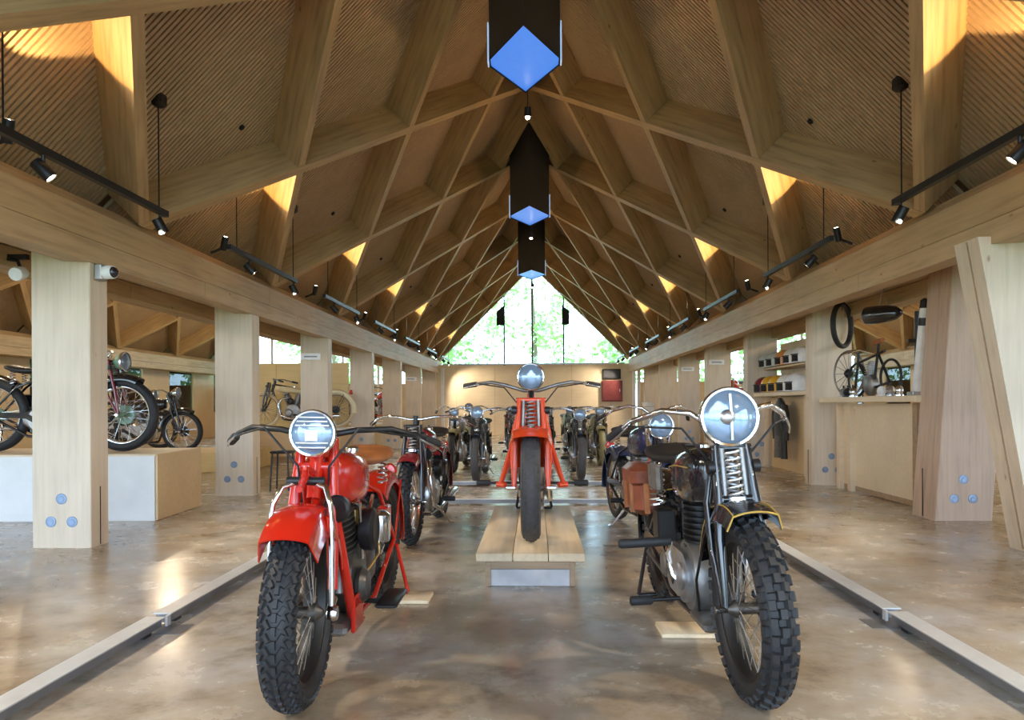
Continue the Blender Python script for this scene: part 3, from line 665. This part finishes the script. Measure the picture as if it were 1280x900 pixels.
rail('low grey floor rail beside the black pannier motorcycle, entrance end', (1.785, -.5), (1.785, 3.72)); rail('low grey floor rail between the dark blue motorcycle and the right columns', (1.785, 3.78), (1.785, 8.05))
rail('low cross rail just behind the timber plinth', (-1.9, 8.11), (1.8, 8.11)); rail('low cross rail in front of the third row of motorcycles', (-1.9, 9.97), (1.8, 9.97))
rail('low floor rail left of the third row of motorcycles', (-1.88, 10.05), (-1.88, 17)); rail('low floor rail right of the third row of motorcycles', (1.785, 10.05), (1.785, 17))
joint(-1.88, 3.59, -1, 'clip joining the floor rail left of the bright red motorcycle'); joint(1.785, 3.75, 1, 'clip joining the floor rail right of the black pannier motorcycle')
# ---------------------------------------------------------------- the motorcycles behind
GR = 'vintage motorcycles on display'
motorcycle('motorcycle', 'maroon motorcycle parked behind the bright red one, without a headlight', -1.0, 5.82, -.03, GR, 1, R=.335, tr=.05, tw=.05, tread='knob', paint='maroon_paint', rim='chrome', spoke='chrome', fork='girder', bar='chrome', hb='low', hl_r=0, stand='center', frame='black_paint', engine='single', fw=.085)
motorcycle('motorcycle', 'dark blue motorcycle with chrome headlight parked behind the black pannier motorcycle', 1.0, 5.72, .15, GR, 1, R=.33, tr=.05, tw=.05, paint='blue_paint', rim='chrome', spoke='chrome', fork='tele', bar='chrome', hb='swept', hl=(0, .12, .93), hl_r=.10, stand='center', frame='black_paint', tank_h=.12, engine='single')
row = [(-.86, 10.56, -.02, 'black_paint', 'girder', 'black motorcycle with round headlight behind the second cross rail, left of the plinth motorcycle', .095, (0, .10, .99)),
 (.65, 10.76, .02, 'black_paint', 'girder', 'black motorcycle with round headlight behind the second cross rail, right of the plinth motorcycle', .09, (0, .10, .95)),
 (-1.35, 11.9, -.06, 'olive_paint', 'tele', 'olive motorcycle with chrome tank beside the left rail of the third row', .08, (0, .1, .98)),
 (-.38, 12.4, -.05, 'black_paint', 'girder', 'black motorcycle hidden partly behind the orange-red one, left side', .085, (0, .1, 1.0)),
 (.22, 13.1, .03, 'black_paint', 'girder', 'black motorcycle hidden partly behind the orange-red one, right side', .085, (0, .1, .98)),
 (1.16, 13.3, .05, 'olive_paint', 'girder', 'olive and black motorcycle with brown tyres beside the right rail of the third row', .085, (0, .1, .98)),
 (-1.35, 14.6, -.08, 'maroon_paint', 'tele', 'maroon and white motorcycle at the back left of the third row', .09, (0, .1, 1.05)),
 (.72, 15.6, .03, 'green_paint', 'girder', 'green motorcycle at the back right of the third row', .085, (0, .1, .98)),
 (-.55, 15.4, .03, 'maroon_paint', 'girder', 'dark red motorcycle at the back of the third row', .085, (0, .1, .98)),
 (1.45, 16.0, .06, 'black_paint', 'tele', 'black motorcycle at the far end of the right rail', .085, (0, .1, .98))]
for k, (x, y, rz, pa, fk, lb, hr, hl) in enumerate(row):
    motorcycle('motorcycle', lb, x, y, rz, GR, 0 if k > 1 else 1, paint=pa, fork=fk, bar='chrome', hb=('wide', 'flat', 'swept', 'low')[k % 4], hl_r=hr, hl=hl, stand='center', engine=('vtwin', 'single')[k % 2], R=.335, tr=.052, tw=.056, rubber='rubber_grey' if k < 2 else ('olive_paint' if k == 5 else 'rubber'), frame='black_paint', tank=('alloy' if k == 2 else pa), case='alloy', horn=False)
# left aisle: white plinth with motorcycles facing the hall
t = thing('display_plinth', 'long white display plinth with a plywood end, behind the first left column', 'plinth', (0, 0, 0))
poly = [(-9.5, 6.72), (-3.69, 6.98), (-3.75, 8.05), (-9.5, 8.0)]
MB().prism([(x, y) for x, y in poly], .0, .625, lambda u, v, h: (u, v, h), 'white_wash').build('body', t, 20)
MB().prism([(x + (.01 if x > -5 else 0), y) for x, y in poly], .625, .645, lambda u, v, h: (u, v, h), 'ply_pale').build('top', t, 20)
MB().prism([(-3.685, 6.99), (-3.665, 6.99), (-3.725, 8.05), (-3.745, 8.05)], .004, .643, lambda u, v, h: (u, v, h), 'ply').build('end_panel', t, 20)
for k in range(4): MB().lathe([(.012, 0), (.014, .004), (.002, .006)], (-3.722, 7.86, .12 + .14 * k), (1, 0, 0), 'black_metal', 10).build('screw', t)
Q = PI / 2
motorcycle('motorcycle', 'dark red motorcycle with pale green fender on the white plinth', -4.25, 7.42, Q, GR, 1, z=.646, R=.375, tr=.05, tw=.05, paint='maroon_paint', fender='black_paint', rim='chrome', spoke='chrome', fork='girder', forkmat='maroon_paint', drum=.10, hub='green_paint', bar='chrome', hl_r=.10, hl=(0, -.02, .92), hl_body='green_paint', stand='rear', standmat='black_paint', frame='black_paint', wb=1.36)
motorcycle('motorcycle', 'black motorcycle with chrome wheels further along the white plinth', -6.55, 7.38, Q, GR, 1, z=.646, R=.34, paint='black_paint', rim='chrome', spoke='chrome', fork='girder', stand='rear', bar='chrome', tank='maroon_paint')
# yellow plywood platform further back
t = thing('display_platform', 'low yellow plywood platform between the first two left columns', 'platform', (-7.1, 12.05, 0))
MB().bbox((0, .75, .16), (4.3, 1.5, .32), 'ply_yellow', .006).build('body', t); MB().box((0, .75, .325), (4.34, 1.54, .018), 'ply_yellow').build('top', t)
motorcycle('motorcycle', 'black motorcycle with chrome wheel rims on the low yellow platform, wheel at its end', -5.95, 12.17, Q, GR, 1, z=.335, R=.35, paint='black_paint', rim='chrome', spoke='chrome', fork='girder', stand='rear', drum=.09, bar='chrome')
motorcycle('motorcycle', 'black motorcycle in the second place on the low yellow platform', -6.9, 13.25, Q, GR, 0, z=.335, R=.34, paint='black_paint', rim='chrome', fork='girder', stand='rear', bar='chrome', tank='blue_paint')
# partition with the cream racer
t = thing('partition', 'yellow plywood partition wall behind the cream racer', 'partition', (-5.0, 15.6, 0))
for k in range(3): MB().bbox((-.95 + .78 * k, 0, 1.01), (.775, .06, 2.02), 'ply_yellow', .003).build('panel', t)
t = thing('display_platform', 'plywood platform with white top under the cream racer', 'platform', (-4.95, 14.5, 0))
MB().bbox((0, .52, .31), (2.1, 1.04, .62), 'ply', .006).build('body', t); MB().box((0, .50, .635), (2.16, 1.1, .03), 'white_paint').build('top', t); MB().box((0, -.012, .05), (2.1, .02, .1), 'plinth_dark').build('skirting', t)
motorcycle('motorcycle', 'cream board-track racer with cream tyres on the white-topped platform', -5.62, 15.0, -Q, GR, 1, z=.652, R=.37, tr=.036, tw=.034, rubber='cream_rubber', paint='cream_paint', rim='dull_steel', spoke='dull_steel', fork='girder', forkmat='black_paint', frame='black_paint', fender='cream_paint', fw=.02, fdrop=.0, fa0=.02, fa1=-.04, hl_r=0, bar='dull_steel', hb='low', stand='side', wb=1.52, seat='saddle_leather', tank_h=.06, horn=False, case='dull_steel', guard='cream_paint')
for j, (x, y, lb, tl) in enumerate(((-4.72, 19.3, 'red motorcycle on the tall display box between the fourth and fifth left columns', ''), (-4.75, 22.6, 'red motorcycle on the tall display box nearest to the end wall', ''))):
    bx = tag(MB().bbox((0, .7, .31), (1.2, 2.3, .62), 'ply', .006).build('display_box'), 'plywood display box under the ' + ('red motorcycle between the fourth and fifth left columns', 'red motorcycle nearest to the end wall')[j], 'box'); bx.location = (x, y, 0)
    motorcycle('motorcycle', lb, x + .12, y + .1, .5, GR, 0, z=.622, paint='red_paint', stand='rear', bar='black_metal', fork='tele', hl_r=.07)
bx = tag(MB().bbox((0, .7, .4), (1.2, 2.3, .8), 'ply', .006).build('display_box'), 'plywood display box under the red motorcycle among the right columns', 'box'); bx.location = (4.9, 18.2, 0)
motorcycle('motorcycle', 'red motorcycle on a display box among the right columns', 4.72, 18.3, -.5, GR, 0, z=.802, paint='red_paint', stand='rear', bar='black_metal', fork='tele', hl_r=.08, seat='black_leather')
# small stool beside the second left column
t = thing('stool', 'small black metal stool beside the second left column', 'stool', (-3.33, 9.55, 0))
MB().bbox((0, 0, .50), (.26, .26, .035), 'black_metal', .012).build('seat', t)
for sx in (-1, 1):
    for sy in (-1, 1): MB().tube([(sx * .10, sy * .10, .49), (sx * .125, sy * .125, .0)], .012, 'black_metal', 8).build('leg', t)
# security cameras, signs
t = thing('security_camera', 'white dome security camera bracketed to the first left column', 'camera', (-3.478, 5.72, 2.10))
MB().bbox((.03, 0, .07), (.06, .10, .13), 'grey_metal', .01).build('bracket', t)
MB().lathe([(.03, 0), (.052, .01), (.055, .06), (.05, .09)], (.05, 0, .07), (1, -.15, 0), 'white_plastic', 20).build('housing', t)
MB().lathe([(.045, .088), (.036, .11), (.016, .125), (.002, .128)], (.05, 0, .07), (1, -.15, 0), 'lens_dark', 20).build('dome', t)
t = thing('spot_lamp', 'white spot lamp on a black bracket left of the first column', 'lamp', (-4.10, 5.70, 2.12))
MB().lathe([(.02, -.07), (.05, -.05), (.058, .04), (.05, .07), (.004, .075)], (0, 0, .05), (.2, -1, -.3), 'white_plastic', 18).build('housing', t); MB().tube([(0, .02, .08), (-.05, .05, .16), (-.2, .1, .19)], .014, 'black_metal', 8).build('bracket', t)
MB().box((-.3, .1, .2), (.6, .04, .04), 'black_metal').build('track', t)
for x, y, z, lb in ((-3.77, 12.205, 1.93, 'small white sign on the third left column'), (3.92, 16.125, 2.0, 'small white sign on the fourth right column'), (-3.77, 22.105, 1.9, 'small white sign on the sixth left column'), (3.92, 19.175, 2.0, 'small white sign on the fifth right column')):
    t = thing('wall_sign', lb, 'sign', (x, y, z)); MB().bbox((0, 0, 0), (.33, .012, .11), 'white_plastic', .003).build('plate', t); MB().box((0, -.0065, 0), (.22, .002, .025), 'rail_side').build('print', t)
# far end: fire panel, display, doorway posts, pedestal
t = thing('fire_cabinet', 'maroon cabinet on the end wall', 'cabinet', (2.75, 26.72, 1.2)); MB().bbox((0, 0, .38), (.74, .12, .76), 'sign_maroon', .01).build('body', t); MB().bbox((0, -.066, .38), (.66, .014, .68), 'sign_maroon', .006).build('door', t); MB().bbox((.27, -.08, .40), (.03, .02, .10), 'grey_metal', .004).build('handle', t)
t = thing('notice_board', 'black framed notice board above the maroon cabinet', 'board', (2.74, 26.76, 2.02)); MB().bbox((0, 0, .18), (.66, .04, .36), 'black_matt', .006).build('frame', t); MB().box((0, -.022, .18), (.56, .004, .26), 'print_dark').build('sheet', t)
for k, (x, lb) in enumerate(((-3.25, 'white post standing in for a strip of daylight at the left end of the hall'), (3.38, 'pale blue-white doorway post at the right end of the hall'), (3.56, 'second white doorway post at the right end of the hall'))):  # left post: white paint in place of daylight through the doorway
    tag(MB().bbox((0, 0, 1.2), (.10, .14, 2.4), 'white_paint', .006).build('door_post'), lb, 'post').location = (x, 25.6, 0)
t = thing('pedestal', 'white pedestal with a round bowl by the far right columns', 'pedestal', (3.45, 22.8, 0))
MB().bbox((0, 0, .5), (.3, .3, 1.0), 'white_paint', .01).build('stand', t); MB().lathe([(.08, 0), (.17, .05), (.2, .16), (.18, .16), (.15, .06), (.01, .03)], (0, 0, 1.0), (0, 0, 1), 'white_plastic', 24).build('bowl', t)
# ---------------------------------------------------------------- right side: parts counter
t = thing('parts_counter', 'pale plywood counter with a thick shelf between the right columns', 'counter', (3.98, 8.62, 0))
MB().bbox((.02, -.02, 1.14), (.56, 2.44, .065), 'ply_pale', .006).build('shelf', t)
MB().box((.0, .05, .57), (.04, 2.05, 1.02), 'ply_pale').build('front_panel', t)
MB().box((-.03, .02, 1.06), (.03, 2.2, .06), 'ply_pale').build('apron', t)
for yy in (-1.05, -.88, .72, 1.05): MB().bbox((-.05, yy, .55), (.07, .09, 1.10), 'ply_pale' if yy != -.88 else 'plinth_dark', .004).build('post', t)
MB().box((-.01, .05, .04), (.03, 2.05, .06), 'plinth_dark').build('plinth_strip', t)
MB().bbox((.30, 0, .57), (.04, 2.1, 1.02), 'ply', .004).build('back_panel', t)
zs = 1.173
def put(name, label, cat, x, y, z=zs, rz=0): return thing(name, label, cat, (x, y, z), rz)
# spoked wheel with brown tyre
t = put('spoked_wheel', 'old spoked wheel standing on the parts counter beside the column', 'wheel', 4.02, 9.62)
mb = MB(); c = Vector((0, 0, .305)); mb.lathe([(.29 + .012 * math.cos(a), .014 * math.sin(a)) for a in [2 * PI * k / 8 for k in range(8)]], c, (1, .25, 0), 'dull_steel', 36, closed=True).build('rim', t)
mb = MB()
for k in range(16): a = 2 * PI * k / 16; mb.tube([c, c + Vector((-.25 * math.cos(a) * .285 * .97, math.cos(a) * .285 * .97, math.sin(a) * .285))], .004, 'dull_steel', 5)
mb.build('spokes', t); MB().lathe([(.02, -.06), (.06, -.02), (.06, .02), (.02, .06)], c, (1, .25, 0), 'black_metal', 16).build('hub', t)
# hanging tyre
t = thing('tyre_display', 'thin black tyre hung by a cord above the parts counter', 'tyre', (3.98, 9.72, 1.80))
MB().lathe([(.275 + .032 * math.cos(a), .035 * math.sin(a)) for a in [2 * PI * k / 10 for k in range(10)]], (0, 0, .31), (.70, -.70, 0), 'rubber', 36, closed=True).build('tyre', t); MB().tube([(0, 0, .60), (0, 0, .42 + .1), (.0, 0, .5)], .004, 'black_metal', 4).build('cord', t)
# hanging torpedo headlamp shell / tank
t = thing('hanging_headlamp', 'black torpedo headlamp hung on wires above the parts counter', 'headlamp', (3.96, 8.55, 1.98))
MB().lathe([(.085, -.20), (.10, -.195), (.105, -.15), (.105, -.05), (.098, .06), (.075, .15), (.03, .21), (.003, .225)], (0, 0, .13), (.6, -.8, 0), 'black_paint', 24).build('shell', t)
MB().lathe([(.094, .196), (.086, .212), (.05, .225), (.004, .23)], (0, 0, .13), (-.6, .8, 0), 'lamp_glass', 24).build('lens', t)
for dy in (-.1, .1): MB().tube([(0, dy, .23), (0, 0, .43)], .004, 'grey_metal', 4).build('wire', t)
# vertical black post, white tube
t = put('black_post', 'black fork leg standing upright on the parts counter', 'fork', 4.14, 8.16)
MB().tube([(0, 0, .0), (0, 0, .45), (0, 0, .92)], [.034, .028, .024], 'black_metal', 12).build('leg', t); MB().lathe([(.07, 0), (.07, .02), (.03, .03)], (0, 0, 0), (0, 0, 1), 'black_metal', 18).build('foot', t); MB().tube([(-.10, 0, .6), (.1, 0, .6)], .02, 'black_metal', 8).build('clamp', t)
t = put('chrome_tube', 'tall pale metal fork tube leaning on the parts counter', 'fork', 4.0, 7.80)
MB().tube([(0, .1, .04), (0, 0, .55), (0, -.07, .9)], .045, 'white_plastic', 14).build('tube', t); MB().tube([(0, -.05, .72), (0, -.06, .80)], .055, 'black_metal', 14).build('collar', t); MB().lathe([(.05, .9), (.04, .98), (.01, 1.0)], (0, -.07, 0), (0, 0, 1), 'black_metal', 14).build('cap', t); MB().bbox((0, .1, .022), (.14, .14, .04), 'grey_metal', .006).build('foot', t)
# bicycle-type frame with engine
t = put('frame_engine', 'black bare cycle frame with engine parts on the counter', 'frame', 3.98, 8.86)
T = lambda nm, pts, r=.016, m_='black_metal': MB().tube(pts, r, m_, 8).build(nm, t)
T('top_tube', [(0, .38, .42), (0, -.30, .52)]); T('down_tube', [(0, .38, .42), (0, .02, .10)]); T('seat_tube', [(0, -.02, .10), (0, -.16, .62)]); T('fork', [(0, .38, .55), (0, .40, .38), (0, .50, .05)]); T('chain_stay', [(0, 0, .1), (0, -.42, .16)]); T('seat_stay', [(0, -.14, .5), (0, -.42, .16)])
T('handlebar', [(-.22, .34, .52), (0, .38, .58), (.22, .34, .52)], .012, 'chrome'); T('saddle', [(0, -.05, .63), (0, -.17, .64), (0, -.25, .65)], .03, 'saddle_leather')
MB().lathe([(.10, -.05), (.13, -.03), (.13, .03), (.10, .05)], (0, .05, .14), (1, 0, 0), 'dull_steel', 20).build('engine_case', t); cm = MB(); cylinder_fins(cm, (0, .05, .24), (0, -.1, 1), .16, .07, 6); cm.build('engine_cylinder', t, 35)
for yy in (-.44, .42):
    MB().lathe([(.20 + .014 * math.cos(a), .016 * math.sin(a)) for a in [2 * PI * k / 8 for k in range(8)]], (0, yy, .214), (1, .1, 0), 'rubber', 30, closed=True).build('wheel', t)
for k, (yy, m_, r) in enumerate(((9.25, 'alloy', .05), (9.12, 'black_metal', .06), (8.98, 'chrome', .045), (8.05, 'alloy', .05), (7.85, 'chrome', .04), (8.25, 'white_plastic', .05))):
    t = put('machine_part', ['round alloy casing at the wheel end of the parts counter', 'black metal hub among the parts on the counter', 'chrome bell housing in the middle of the parts counter', 'alloy casing at the foot of the black fork leg', 'chrome cap beside the pale fork tube', 'white ceramic fitting beside the cycle frame'][k], 'part', 3.80, yy)
    MB().lathe([(r * 1.1, 0), (r * 1.1, .012), (r * .7, .02), (r, .05), (r * .8, .09), (r * .3, .11), (.003, .112)], (0, 0, 0), (0, 0, 1), m_, 16).build('casing', t); MB().lathe([(r * .25, .10), (r * .25, .14), (.003, .145)], (0, 0, 0), (0, 0, 1), 'black_metal', 10).build('spindle', t)
# helmet shelf
t = thing('helmet_shelf', 'plywood shelf unit full of crash helmets beyond the parts counter', 'shelf', (4.10, 11.75, 0))
MB().bbox((0, .2, 1.25), (.56, 2.75, .06), 'ply_pale', .005).build('shelf', t)
MB().box((.05, .2, .60), (.04, 2.6, 1.2), 'ply').build('front_panel', t); MB().box((.28, .2, 1.1), (.03, 2.7, 2.1), 'ply_pale').build('back_panel', t)
for yy in (-1.0, -.6, 1.35): MB().bbox((-.06, yy, .61), (.07, .08, 1.22), 'ply_pale', .004).build('post', t)
MB().bbox((.08, .2, 1.70), (.34, 2.6, .03), 'ply_pale', .004).build('upper_shelf', t)
def helmet(label, x, y, z, mat, r=.135, face='black_matt'):
    t = thing('helmet', label, 'helmet', (x, y, z), 0, 'crash helmets on the shelf')
    rings = []
    for i in range(9):
        a = PI * .5 * i / 8; zz = r * .95 * math.sin(a) + r * .75; rr = r * math.cos(a) if i < 8 else .004; rings.append([(rr * 1.0 * math.cos(q), rr * 1.1 * math.sin(q), zz) for q in [2 * PI * k / 20 for k in range(20)]])
    low = [[(r * .96 * math.cos(q), r * 1.06 * math.sin(q), zz) for q in [2 * PI * k / 20 for k in range(20)]] for zz in (.01, r * .4)]
    MB().loft(low + rings, mat).build('shell', t, 50)
    MB().loft([[(-r * 1.0 * math.cos(q) * .99 - .004, r * 1.1 * math.sin(q), zz) for q in [-.75 + .15 * k for k in range(11)]] + [(-r * .9 * math.cos(q), r * 1.0 * math.sin(q), zz) for q in [.75 - .15 * k for k in range(11)]] for zz in (.02, r * .78)], face).build('face_opening', t, 50)
    MB().loft([[(-r * 1.12 * math.cos(q), r * 1.15 * math.sin(q), zz) for q in [-.8 + .16 * k for k in range(11)]] + [(-r * .98 * math.cos(q), r * 1.05 * math.sin(q), zz) for q in [.8 - .16 * k for k in range(11)]] for zz in (r * .80, r * .88)], 'black_matt').build('peak', t, 50)
hl = [('maroon helmet with white lower edge on the lower helmet shelf', 13.0, 'maroon_paint'), ('yellow helmet next to the maroon one on the lower helmet shelf', 12.62, 'helmet_yellow'), ('yellow helmet beside the cream one on the lower helmet shelf', 12.22, 'helmet_yellow'), ('cream helmet with goggles on the lower helmet shelf', 11.8, 'helmet_white'), ('white helmet closest to the column on the lower helmet shelf', 11.38, 'white_plastic')]
for lb, y, m_ in hl: helmet(lb, 3.98, y, 1.281, m_, .168)
hu = [('pale grey-green helmet at the end of the upper helmet shelf', 13.0, 'helmet_grey'), ('grey helmet second on the upper helmet shelf', 12.6, 'helmet_grey'), ('orange helmet on the upper helmet shelf', 12.15, 'helmet_orange'), ('cream helmet on the upper helmet shelf', 11.75, 'helmet_white'), ('white helmet closest to the column on the upper helmet shelf', 11.35, 'white_plastic')]
for lb, y, m_ in hu: helmet(lb, 4.05, y, 1.716, m_, .15)
# leather jacket and trousers hanging from the helmet shelf
t = thing('leather_suit', 'black leather jacket and trousers hung below the helmet shelf', 'clothing', (3.93, 12.0, .22))
def body(secs, nm, mat, dy=0): MB().loft([[(x + hx * math.cos(q), dy + y + hy * math.sin(q), z) for q in [2 * PI * k / 14 for k in range(14)]] for z, x, y, hx, hy in secs], mat).build(nm, t, 60)
body([(.36, 0, 0, .06, .24), (.5, 0, .0, .07, .23), (.7, 0, 0, .075, .24), (.86, 0, 0, .06, .20), (.93, 0, 0, .04, .08), (.96, 0, 0, .035, .06)], 'jacket', 'black_leather')
for s in (-1, 1):
    body([(.30, 0, s * .26, .04, .05), (.5, 0, s * .27, .05, .06), (.72, 0, s * .25, .055, .07), (.86, 0, s * .18, .05, .06)], 'sleeve', 'black_leather')
    body([(.0, 0, s * .16, .05, .085), (.2, 0, s * .14, .05, .09), (.42, 0, s * .11, .055, .10)], 'trouser_leg', 'canvas' if s > 0 else 'black_leather')
MB().tube([(0, -.2, .9), (0, 0, .97), (0, .2, .9)], .01, 'dull_steel', 6).build('hanger', t)
# ---------------------------------------------------------------- trees outside the gable
def tree(x, y, h, r, label, mats, n=2600):
    t = thing('tree', label, 'tree', (x, y, -.14), 0, 'trees outside the gable window')
    MB().tube([(0, 0, 0), (.15, .1, h * .4), (0, 0, h * .8)], [.22, .16, .05], 'bark', 8).build('trunk', t)
    mb = MB(); rn = random.Random(int(x * 31 + y * 7))
    cl = [(rn.uniform(-r, r), rn.uniform(-r, r) * .7, h * (.25 + .75 * rn.random()), rn.uniform(.6, 1.3)) for _ in range(26)]
    for _ in range(n):
        cx, cy, cz, cr = rn.choice(cl); u, v = rn.random() * 2 * PI, math.acos(rn.uniform(-1, 1)); rr = cr * rn.random() ** .4
        c = Vector((cx + rr * math.cos(u) * math.sin(v), cy + rr * math.sin(u) * math.sin(v), max(.3, cz + rr * math.cos(v))))
        a = Vector((rn.uniform(-1, 1), rn.uniform(-1, 1), rn.uniform(-1, 1))).normalized(); b_ = a.cross(Vector((rn.random(), rn.random(), rn.random() + .1))).normalized(); s = rn.uniform(.09, .20)
        mb.add([c - a * s, c + b_ * s * .55, c + a * s, c - b_ * s * .55], [(0, 1, 2, 3)], mats[rn.random() < .45])
    o = mb.build('foliage', t); o['kind'] = 'stuff'
lm = ('leaf', 'leaf_pale')
tree(-4.6, 33.5, 8.5, 2.2, 'leafy tree outside the left pane of the gable window', lm); tree(-.2, 38, 10, 2.4, 'tall leafy tree outside the middle of the gable window', lm)
tree(4.9, 33, 7.5, 2.2, 'leafy tree outside the right pane of the gable window', lm); tree(-9.5, 34, 7, 2.4, 'leafy tree outside the left aisle end', lm); tree(10, 34.5, 7, 2.4, 'leafy tree outside the right aisle end', lm)
tree(-16.2, 24, 6, 2.2, 'leafy tree outside the left side windows', lm); tree(15.2, 24, 6, 2.2, 'leafy tree outside the right side windows', lm)
# ================================================================ lamps
def spot(name, loc, aim, col, power, size, parent, blend=.3, r=.03):
    l = bpy.data.lights.new(name, 'SPOT'); l.color = col; l.energy = power; l.spot_size = math.radians(size); l.spot_blend = blend; l.shadow_soft_size = r
    o = link(name, l, None); o.location = loc; o.rotation_euler = (Vector(aim) - Vector(loc)).to_track_quat('-Z', 'Y').to_euler()
    if parent is not None: o.parent = parent; o.location = Vector(loc) - Vector(parent.location)
    return o
def head(parent, c, aim, n=14, ln=.13, r=.042):     # cylinder spot head whose lit end looks along aim
    a = Vector(aim).normalized(); c = Vector(c)
    h = MB().lathe([(r * .9, -ln * .5), (r, -ln * .45), (r, ln * .5), (r * .9, ln * .5), (r * .86, ln * .40)], c, a, 'black_metal', n).build('spot_head', parent)
    MB().lathe([(r * .84, ln * .40), (r * .6, ln * .47), (.002, ln * .49)], c, a, 'bulb', n).build('lamp_lens', h)
WARM = (1, .74, .42)
for side, sn in ((-1, 'left'), (1, 'right')):
    xt = -3.10 if side < 0 else 2.91
    for k in range(-2, 7):  # the tracks of the first two bays are unseen, added to brighten the foreground floor
        ye = 6.08 + 3.36 * k
        t = thing('track_light', f'black ceiling track with spot heads hung along the {sn} beam, ' + ['closest to the doors, unseen, added to brighten the foreground', 'next to the doors, unseen, added to brighten the foreground', 'by the entrance', 'second bay from the entrance', 'third bay from the entrance', 'fourth bay from the entrance', 'fifth bay from the entrance', 'sixth bay from entrance', 'last bay before gable'][k + 2], 'track light', (xt, ye, 2.72), 0, 'ceiling track lights')
        MB().box((0, -1.05, 0), (.045, 2.1, .05), 'black_metal').build('track', t)
        for dy in (-.12, -1.9):
            MB().tube([(0, dy, .02), (0, dy, .9 if side < 0 else .9)], .006, 'black_metal', 5).build('cable', t)
        MB().bbox((0, -.12, .92), (.10, .13, .12), 'black_metal', .02).build('junction_box', t)
        for dy, aim in ((-.10, (-side * .3, .35, -.75)), (-1.55, (-side * .6, .3, -.7))):
            MB().tube([(0, dy, -.02), (0, dy, -.07)], .012, 'black_metal', 6).build('stem', t)
            head(t, (0, dy, -.12), aim)
        if k < 7:
            l = spot('track_spot', (xt, ye - .12, 2.55), (xt * .25, ye + .9, 0), (1, .86, .66), 330, 105, t, .6)
        # uplight fixed to the top of the beam, washing the rafters
        yu = D1 + P * (k - 1) + 1.40; xu = (XC - HW + .02) if side < 0 else (XC + HW - .02)
        u = thing('uplight', f'small black uplight clipped on top of the {sn} beam, ' + ['closest to the doors, unseen, added to brighten the foreground', 'next to the doors, unseen, added to brighten the foreground', 'over the entrance', 'at the first bay', 'at the second bay', 'at the third bay', 'at the fourth bay', 'at the fifth bay', 'at the last bay'][k + 2], 'lamp', (xu, yu, 2.76), 0, 'beam uplights')
        head(u, (-side * .10, 0, .10), (-side * .3, -.25, .9), 12, .15, .035)
        MB().tube([(side * .05, 0, 0), (-side * .08, .01, .05)], .014, 'black_metal', 6).build('bracket', u)
        s1 = 1 / 3.55; px = XC + side * HW * (1 - s1 - .04)
        spot('uplight_beam', (xu - side * .14, yu - .04, 2.93), (px - side * -.10, yu + .12, ZE + s1 * HW + .42), (1, .62, .24), 70, 80, u, .12, .02)
        spot('added_roof_fill', (xu - side * .2, yu, 2.98), (XC - side * 1.8, yu + .6, 4.6), (1, .90, .74), 28, 120, u, .8, .05)  # extra wide flood added at the uplight to brighten the opposite roof slope
for xc, nm in ((LN, 'left'), (RN, 'right')):
    for k in range(6):
        u = thing('pendant_lamp', f'small pendant lamp in the {nm} aisle roof, bay {"one two three four five six".split()[k]} from the entrance', 'lamp', (xc, 3.5 + 4 * k, 3.4), 0, 'aisle lamps')
        MB().lathe([(.0, .16), (.05, .15), (.07, 0), (.06, .004)], (0, 0, 0), (0, 0, 1), 'black_metal', 14).build('shade', u)
        MB().tube([(0, 0, .14), (0, 0, 2.6)], .006, 'black_metal', 5).build('cable', u)
        MB().ball((0, 0, .0), .04, 'bulb').build('bulb', u)
        l = bpy.data.lights.new('pendant_glow', 'POINT'); l.color = (1, .80, .55); l.energy = 85; l.shadow_soft_size = .06
        lo = link('pendant_glow', l, u); lo.location = (0, 0, -.08)
